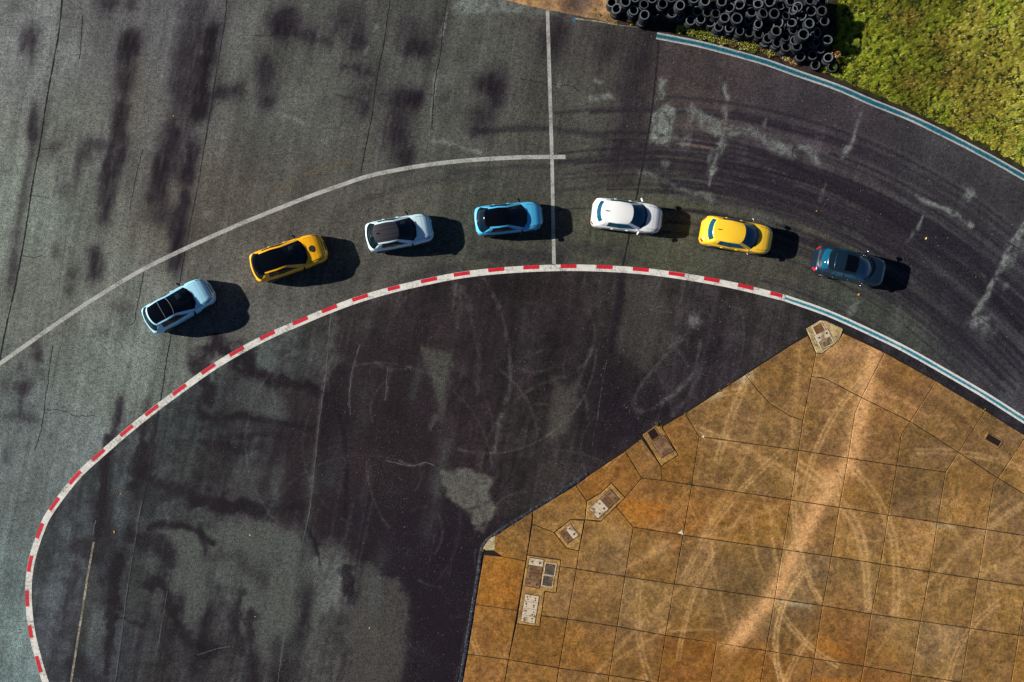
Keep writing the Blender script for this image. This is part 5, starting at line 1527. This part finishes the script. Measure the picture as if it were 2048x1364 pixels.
    def beltp(u, v):
        """u 0 front, 1 rear; v across"""
        wv = np.interp(u, [0, .5, 1], [wb_f, wb_m, wb_r])
        xf = x_cowl - .30 * abs(v) ** 2.2 - .14 * abs(v) ** 8; xr = x_tail + .16 * v * v + .12 * abs(v) ** 8
        return np.array([xf + (xr - xf) * u, v * wv, zb])
    nt_ = 12; T = np.concatenate([[-.10], np.linspace(0, 1, nt_)])
    def wall(edge):
        """edge: list of (u,v) ring params; returns grid V[t,k]"""
        G = np.zeros((nt_ + 1, len(edge), 3))
        for k_, (u, v) in enumerate(edge):
            b, r = beltp(u, v), roofp(u, v)
            for i, t in enumerate(T):
                p = b + (r - b) * t
                bul = .035 * math.sin(math.pi * max(t, 0))
                if abs(v) > .999 and 0 < u < 1:
                    p[1] += math.copysign(bul, v)
                elif u == 0:
                    p[0] += bul * .9 * (1 - v * v) ; p[2] += bul * .6 * (1 - v * v)
                else:
                    p[0] -= bul * 1.2 * (1 - v * v)
                G[i, k_] = p
        return G
    shellV = []; shellF = []
    def add_shell(G, m):
        V, F = grid_faces(G, m); b0 = len(shellV)
        shellV.extend(V); shellF.extend([tuple(b0 + i for i in f) for f in F])
    Tm = .5 * (T[:-1] + T[1:])
    # windscreen
    G = wall([(0, v) for v in vf]); vm = .5 * (vf[:-1] + vf[1:])
    TT, VMM = np.meshgrid(Tm, np.abs(vm), indexing='ij')
    ws = (VMM < .93)
    add_shell(G, ~ws)
    V, F = grid_faces(G, ws)
    fm = []
    for i in range(nt_):
        for j in range(nf):
            if ws[i, j]:
                fm.append(1 if (TT[i, j] < .14 or VMM[i, j] > .84 or TT[i, j] > .96) else 0)
    o = mesh_obj('windscreen', V, F, [M_GLASS, M_FRIT], root, fm, True); up_normals(o)
    for j0, j1 in ((3, 9), (9, 15)):
        bar('wiper', [tuple(G[1 + (q * 2) // 6, j0 + q] + np.array([.012, 0, .012])) for q in range(0, j1 - j0 + 1, 2)], .022, .012, M_TRIM, root)
    # rear window
    G = wall([(1, v) for v in vf])
    rw = (VMM < .95) & (TT > .06) if hatch else (VMM < .88) & (TT > .34) & (TT < .93)
    add_shell(G, ~rw)
    V, F = grid_faces(G, rw)
    up_normals(mesh_obj('rear_window', V, F, M_GLASS, root, None, True))
    # sides
    um = .5 * (us[:-1] + us[1:])
    TT2, UU = np.meshgrid(Tm, um, indexing='ij')
    for sg in (-1, 1):
        G = wall([(u, sg * 1.0) for u in us])
        top = .93; low = .10
        sw = (TT2 > low) & (TT2 < top) & (UU > .03) & (UU < .80)
        add_shell(G, ~sw)
        segs = [(.0, .10), (.10, .42), (.45, .70), (.72, .9)]
        for a, b in segs:
            m = sw & (UU > a) & (UU < b)
            V, F = grid_faces(G, m)
            if F:
                o = mesh_obj('side_window', V, F, M_GLASS, root, None, True)
                if sum(p.normal.y * p.area for p in o.data.polygons) * sg < 0:
                    o.data.flip_normals()
        rest = sw.copy()
        for a, b in segs:
            rest &= ~((UU > a) & (UU < b))
        for a, b in ((.42, .45), (.70, .72)):
            V, F = grid_faces(G, sw & (UU >= a) & (UU <= b))
            if not F:
                continue
            rest &= ~((UU >= a) & (UU <= b))
            o = mesh_obj('door_pillar', V, F, M_TRIM, root, None, True)
            if sum(p.normal.y * p.area for p in o.data.polygons) * sg < 0:
                o.data.flip_normals()
        V, F = grid_faces(G, rest)
        if F:
            o = mesh_obj('door_pillar', V, F, M_TRIM, root, None, True)
            if sum(p.normal.y * p.area for p in o.data.polygons) * sg < 0:
                o.data.flip_normals()
        if trimline:
            bar('window_trim', [tuple(G[1, q] + np.array([0, sg * .006, 0])) for q in range(2, 21, 3)], .022, .012, trimline, root)
    o = recalc(mesh_obj('cabin_frame', shellV, shellF, paint, root))
    # roof
    R = np.zeros((nsd + 1, nf + 1, 3))
    for i, u in enumerate(us):
        for j, v in enumerate(vf):
            R[i, j] = roofp(u, v)
    UR, VR = np.meshgrid(um, np.abs(vm), indexing='ij')
    panel = (VR < .90) if roof != 'paint' else np.ones_like(VR, bool)
    rm = roofmat or (paint if roof == 'paint' else M_BLACK)
    V, F = grid_faces(R, panel)
    rf = up_normals(mesh_obj('roof', V, F, rm, root, None, True))
    if roof != 'paint':
        left_ = np.meshgrid(um, vm > 0, indexing='ij')[1]
        for m_ in (left_, ~left_):
            V, F = grid_faces(R, ~panel & m_)
            up_normals(mesh_obj('roof_side', V, F, paint, root, None, True))
    if sunroof:
        m = (VR < .80) & (UR > .08) & (UR < .46)
        V, F = grid_faces(R, m); V = [(x, y, z_ + .008) for x, y, z_ in V]
        up_normals(mesh_obj('sunroof', V, F, M_FRIT, rf, None, True))
        bar('roof_strip', [tuple(roofp(.80, v) + np.array([0, 0, .004])) for v in np.linspace(-.8, .8, 9)], .03, .01, M_CHROME, rf)
    if seams:
        for u in (.08, .46):
            bar('roof_seam', [tuple(roofp(u, v) + np.array([0, 0, .003])) for v in np.linspace(-.84, .84, 9)], .022, .006, plain('roof_seam', (.16, .19, .21), rough=.4), rf)
    if ribs:
        for v in (-.62, -.25, .25, .62):
            bar('roof_rib', [tuple(roofp(u, v) + np.array([0, 0, .002])) for u in np.linspace(.06, .92, 9)], .03, .014, rm, rf)
    if fin:
        p = roofp(.84, 0.0)
        ellipsoid('antenna', (p[0], 0, p[2] + .03), (.10, .025, .05), M_TRIM, root)
    if rails:
        for sg in (-1, 1):
            bar('roof_rail', [tuple(roofp(u, sg * .94) + np.array([0, 0, .02])) for u in np.linspace(.08, .95, 12)], .04, .035, rails, root)
    if spoiler:
        SP = np.zeros((5, nf + 1, 3))
        for i, t in enumerate(np.linspace(0, 1, 5)):
            for j, v in enumerate(vf):
                p = roofp(1, v * .97)
                SP[i, j] = (p[0] + .03 - t * sp_len * kx * (1 - .15 * v * v), p[1] * (1 + .03 * t), p[2] + .012 - .045 * t * t)
        SP2 = SP.copy(); SP2[..., 2] -= .03
        V, F = grid_faces(SP, np.ones((4, nf), bool)); b0 = len(V)
        V2, F2 = grid_faces(SP2, np.ones((4, nf), bool))
        V += V2; F += [tuple(b0 + i for i in f[::-1]) for f in F2]
        e = [((4, j), (4, j + 1)) for j in range(nf)]
        o = mesh_obj('spoiler', V, F, spoiler, root)
        bm = bmesh.new(); bm.from_mesh(o.data)
        be = [x for x in bm.edges if x.is_boundary]
        bmesh.ops.bridge_loops(bm, edges=be) if False else None
        bm.free(); up_normals(o)
    # mirrors
    for sg in (-1, 1):
        xm = .74 * kx
        ellipsoid('door_mirror', (xm - .03, sg * (hw + .085), .99), (.055, .125, .07), mirror, root, 2.6, 14, 9, sg * .55)
        bar('mirror_arm', [(xm, sg * (hw - .07), .95), (xm - .01, sg * (hw + .02), .97)], .07, .03, M_TRIM, root)
    # seats
    if seat:
        for sg in (-1, 1):
            ellipsoid('seat', (.38 * kx, sg * .36, 1.0), (.17, .17, .10), M_SEATSUN if sg > 0 else M_INT, root, 5.0)  # sunlit left seat coloured pale, shaded right seat coloured dark
    ellipsoid('dashboard', (.92 * kx, 0, .90), (.14, .56, .06), M_INT, root, 3.0)
    # handles
    hm = handles or paint
    for sg in (-1, 1):
        for xh in (.05 * kx, -.85 * kx):
            zs, ww = surf(2 * xh / L, .99)
            ellipsoid('door_handle', (xh, sg * (ww + .004), .80), (.10, .022, .018), hm, root, 2.6, 10, 5)
    # wheels in dark arches
    for xw in (1.31 * kx, -1.30 * kx):
        for sg in (-1, 1):
            i = int(np.argmin(np.abs(s_fine - 2 * xw / L))); yo = w[i]
            n = 28
            AV = []; AF = []
            for a in range(n):
                th = 2 * math.pi * a / n
                AV.append((xw + .39 * math.cos(th), sg * (yo - .012), max(.16, .34 + .39 * math.sin(th))))
            for a in range(n):
                th = 2 * math.pi * a / n
                AV.append((xw + .39 * math.cos(th), sg * (yo + .012), max(.16, .34 + .39 * math.sin(th))))
            for a in range(n):
                b = (a + 1) % n; AF.append((a, b, n + b, n + a))
            AF.append(tuple(range(n, 2 * n)))
            recalc(mesh_obj('wheel_arch', AV, AF, M_TRIM, root), False)
            def lathe(name, prof, mat, parent, seg=28):
                V = []; F = []
                for a in range(seg):
                    th = 2 * math.pi * a / seg
                    for r, y_ in prof:
                        V.append((xw + r * math.cos(th), sg * y_, .33 + r * math.sin(th)))
                m_ = len(prof)
                for a in range(seg):
                    b = (a + 1) % seg
                    for q in range(m_ - 1):
                        F.append((a * m_ + q, b * m_ + q, b * m_ + q + 1, a * m_ + q + 1))
                return recalc(mesh_obj(name, V, F, mat, parent))
            wh = lathe('wheel', [(.0, yo + .012), (.06, yo + .018), (.10, yo + .008), (.20, yo + .012), (.225, yo + .026), (.235, yo + .022), (.235, yo - .15)], M_RIM, root)
            lathe('tyre', [(.235, yo - .15), (.30, yo - .17), (.33, yo - .13), (.33, yo + .0), (.315, yo + .022), (.27, yo + .030), (.235, yo + .024)], M_TYRE2, wh)
    if vent:
        s0 = .60
        pts_ = [(1.30, .08), (1.33, .13), (1.46, .20), (1.58, .16), (1.62, 0), (1.58, -.16), (1.46, -.20), (1.33, -.13), (1.30, -.08)]
        V = []
        for (x, y) in pts_:
            z_, ww = surf(2 * x * kx / L, y / hw)
            V.append((x * kx, y, z_ + .02))
        V += [(x, y, z_ - .03) for x, y, z_ in V]
        n = len(pts_)
        F = [tuple(range(n))] + [(i, (i + 1) % n, n + (i + 1) % n, n + i) for i in range(n)]
        recalc(mesh_obj('bonnet_vent', V, F, M_TRIM, root), False)
    return root

P_ICE = car_paint('white_paint_sky_tint', (.38, .74, .92))  # white bodywork with the blue skylight on it mixed into the paint
P_SKYTINTW = car_paint('white_paint_faint_sky_tint', (.60, .80, .86))  # white again, a fainter blue skylight mixed into the paint
P_BLUE = car_paint('light_blue_paint', (.075, .46, .76))
P_WHITE = car_paint('white_paint', (.80, .82, .81))
P_YEL = car_paint('yellow_paint', (.92, .56, .03))
P_GOLD = car_paint('golden_yellow_paint', (.95, .45, .001))
P_DARK = car_paint('dark_blue_paint', (.006, .018, .034), .2, .28, 1.0)
M_GREYROOF = plain('dark_grey_roof', (.026, .025, .033), rough=.4)
build_car('white car tinted sky blue with black glass roof, last on the left of the line', 357.5, 610.5, 29.5, 4.12, 1.80, P_ICE, roof='black', H=1.58, spoiler=P_ICE, sp_len=.10, mirror=M_BLACK, fin=False, seams=True, hatch=True)
build_car('golden yellow car with black roof and black vent on its bonnet', 577.5, 515, 18.5, 4.36, 1.84, P_GOLD, roof='black', H=1.55, spoiler=M_BLACK, mirror=M_BLACK, fin=False, vent=True, hatch=True)
build_car('white car faintly tinted sky blue with ribbed dark grey roof, third from the left', 799, 464.6, 10.5, 3.86, 1.76, P_SKYTINTW, roof='grey', H=1.56, mirror=M_BLACK, ribs=True, roofmat=M_GREYROOF, hatch=True)
build_car('bright light blue car with black roof, its shadow across the white line', 1018, 436.5, 6.0, 3.94, 1.71, P_BLUE, roof='black', H=1.50, spoiler=M_BLACK, sp_len=.14, mirror=M_BLACK, fin=False, sleek=1.0, hatch=True, lampj=9.6)
build_car('all white car with white roof and white mirrors', 1255.2, 432, -6.8, 4.10, 1.74, P_WHITE, H=1.46, mirror=P_WHITE, seat=False, glass=M_GLASSSKY)
build_car('yellow car with yellow roof, second from the right', 1475.3, 470.8, -10.0, 4.14, 1.74, P_YEL, H=1.46, mirror=M_CHROME, lamp=M_LAMPW, seat=False, glass=M_GLASSSKY)
build_car('dark blue car with black sunroof and chrome mirrors, farthest right', 1701, 532.6, -13.0, 4.18, 1.74, P_DARK, H=1.46, mirror=M_CHROME, handles=M_CHROME, sunroof=True, rails=P_DARK, trimline=M_CHROME, seat=False, fin=False, glass=M_GLASSSKY)
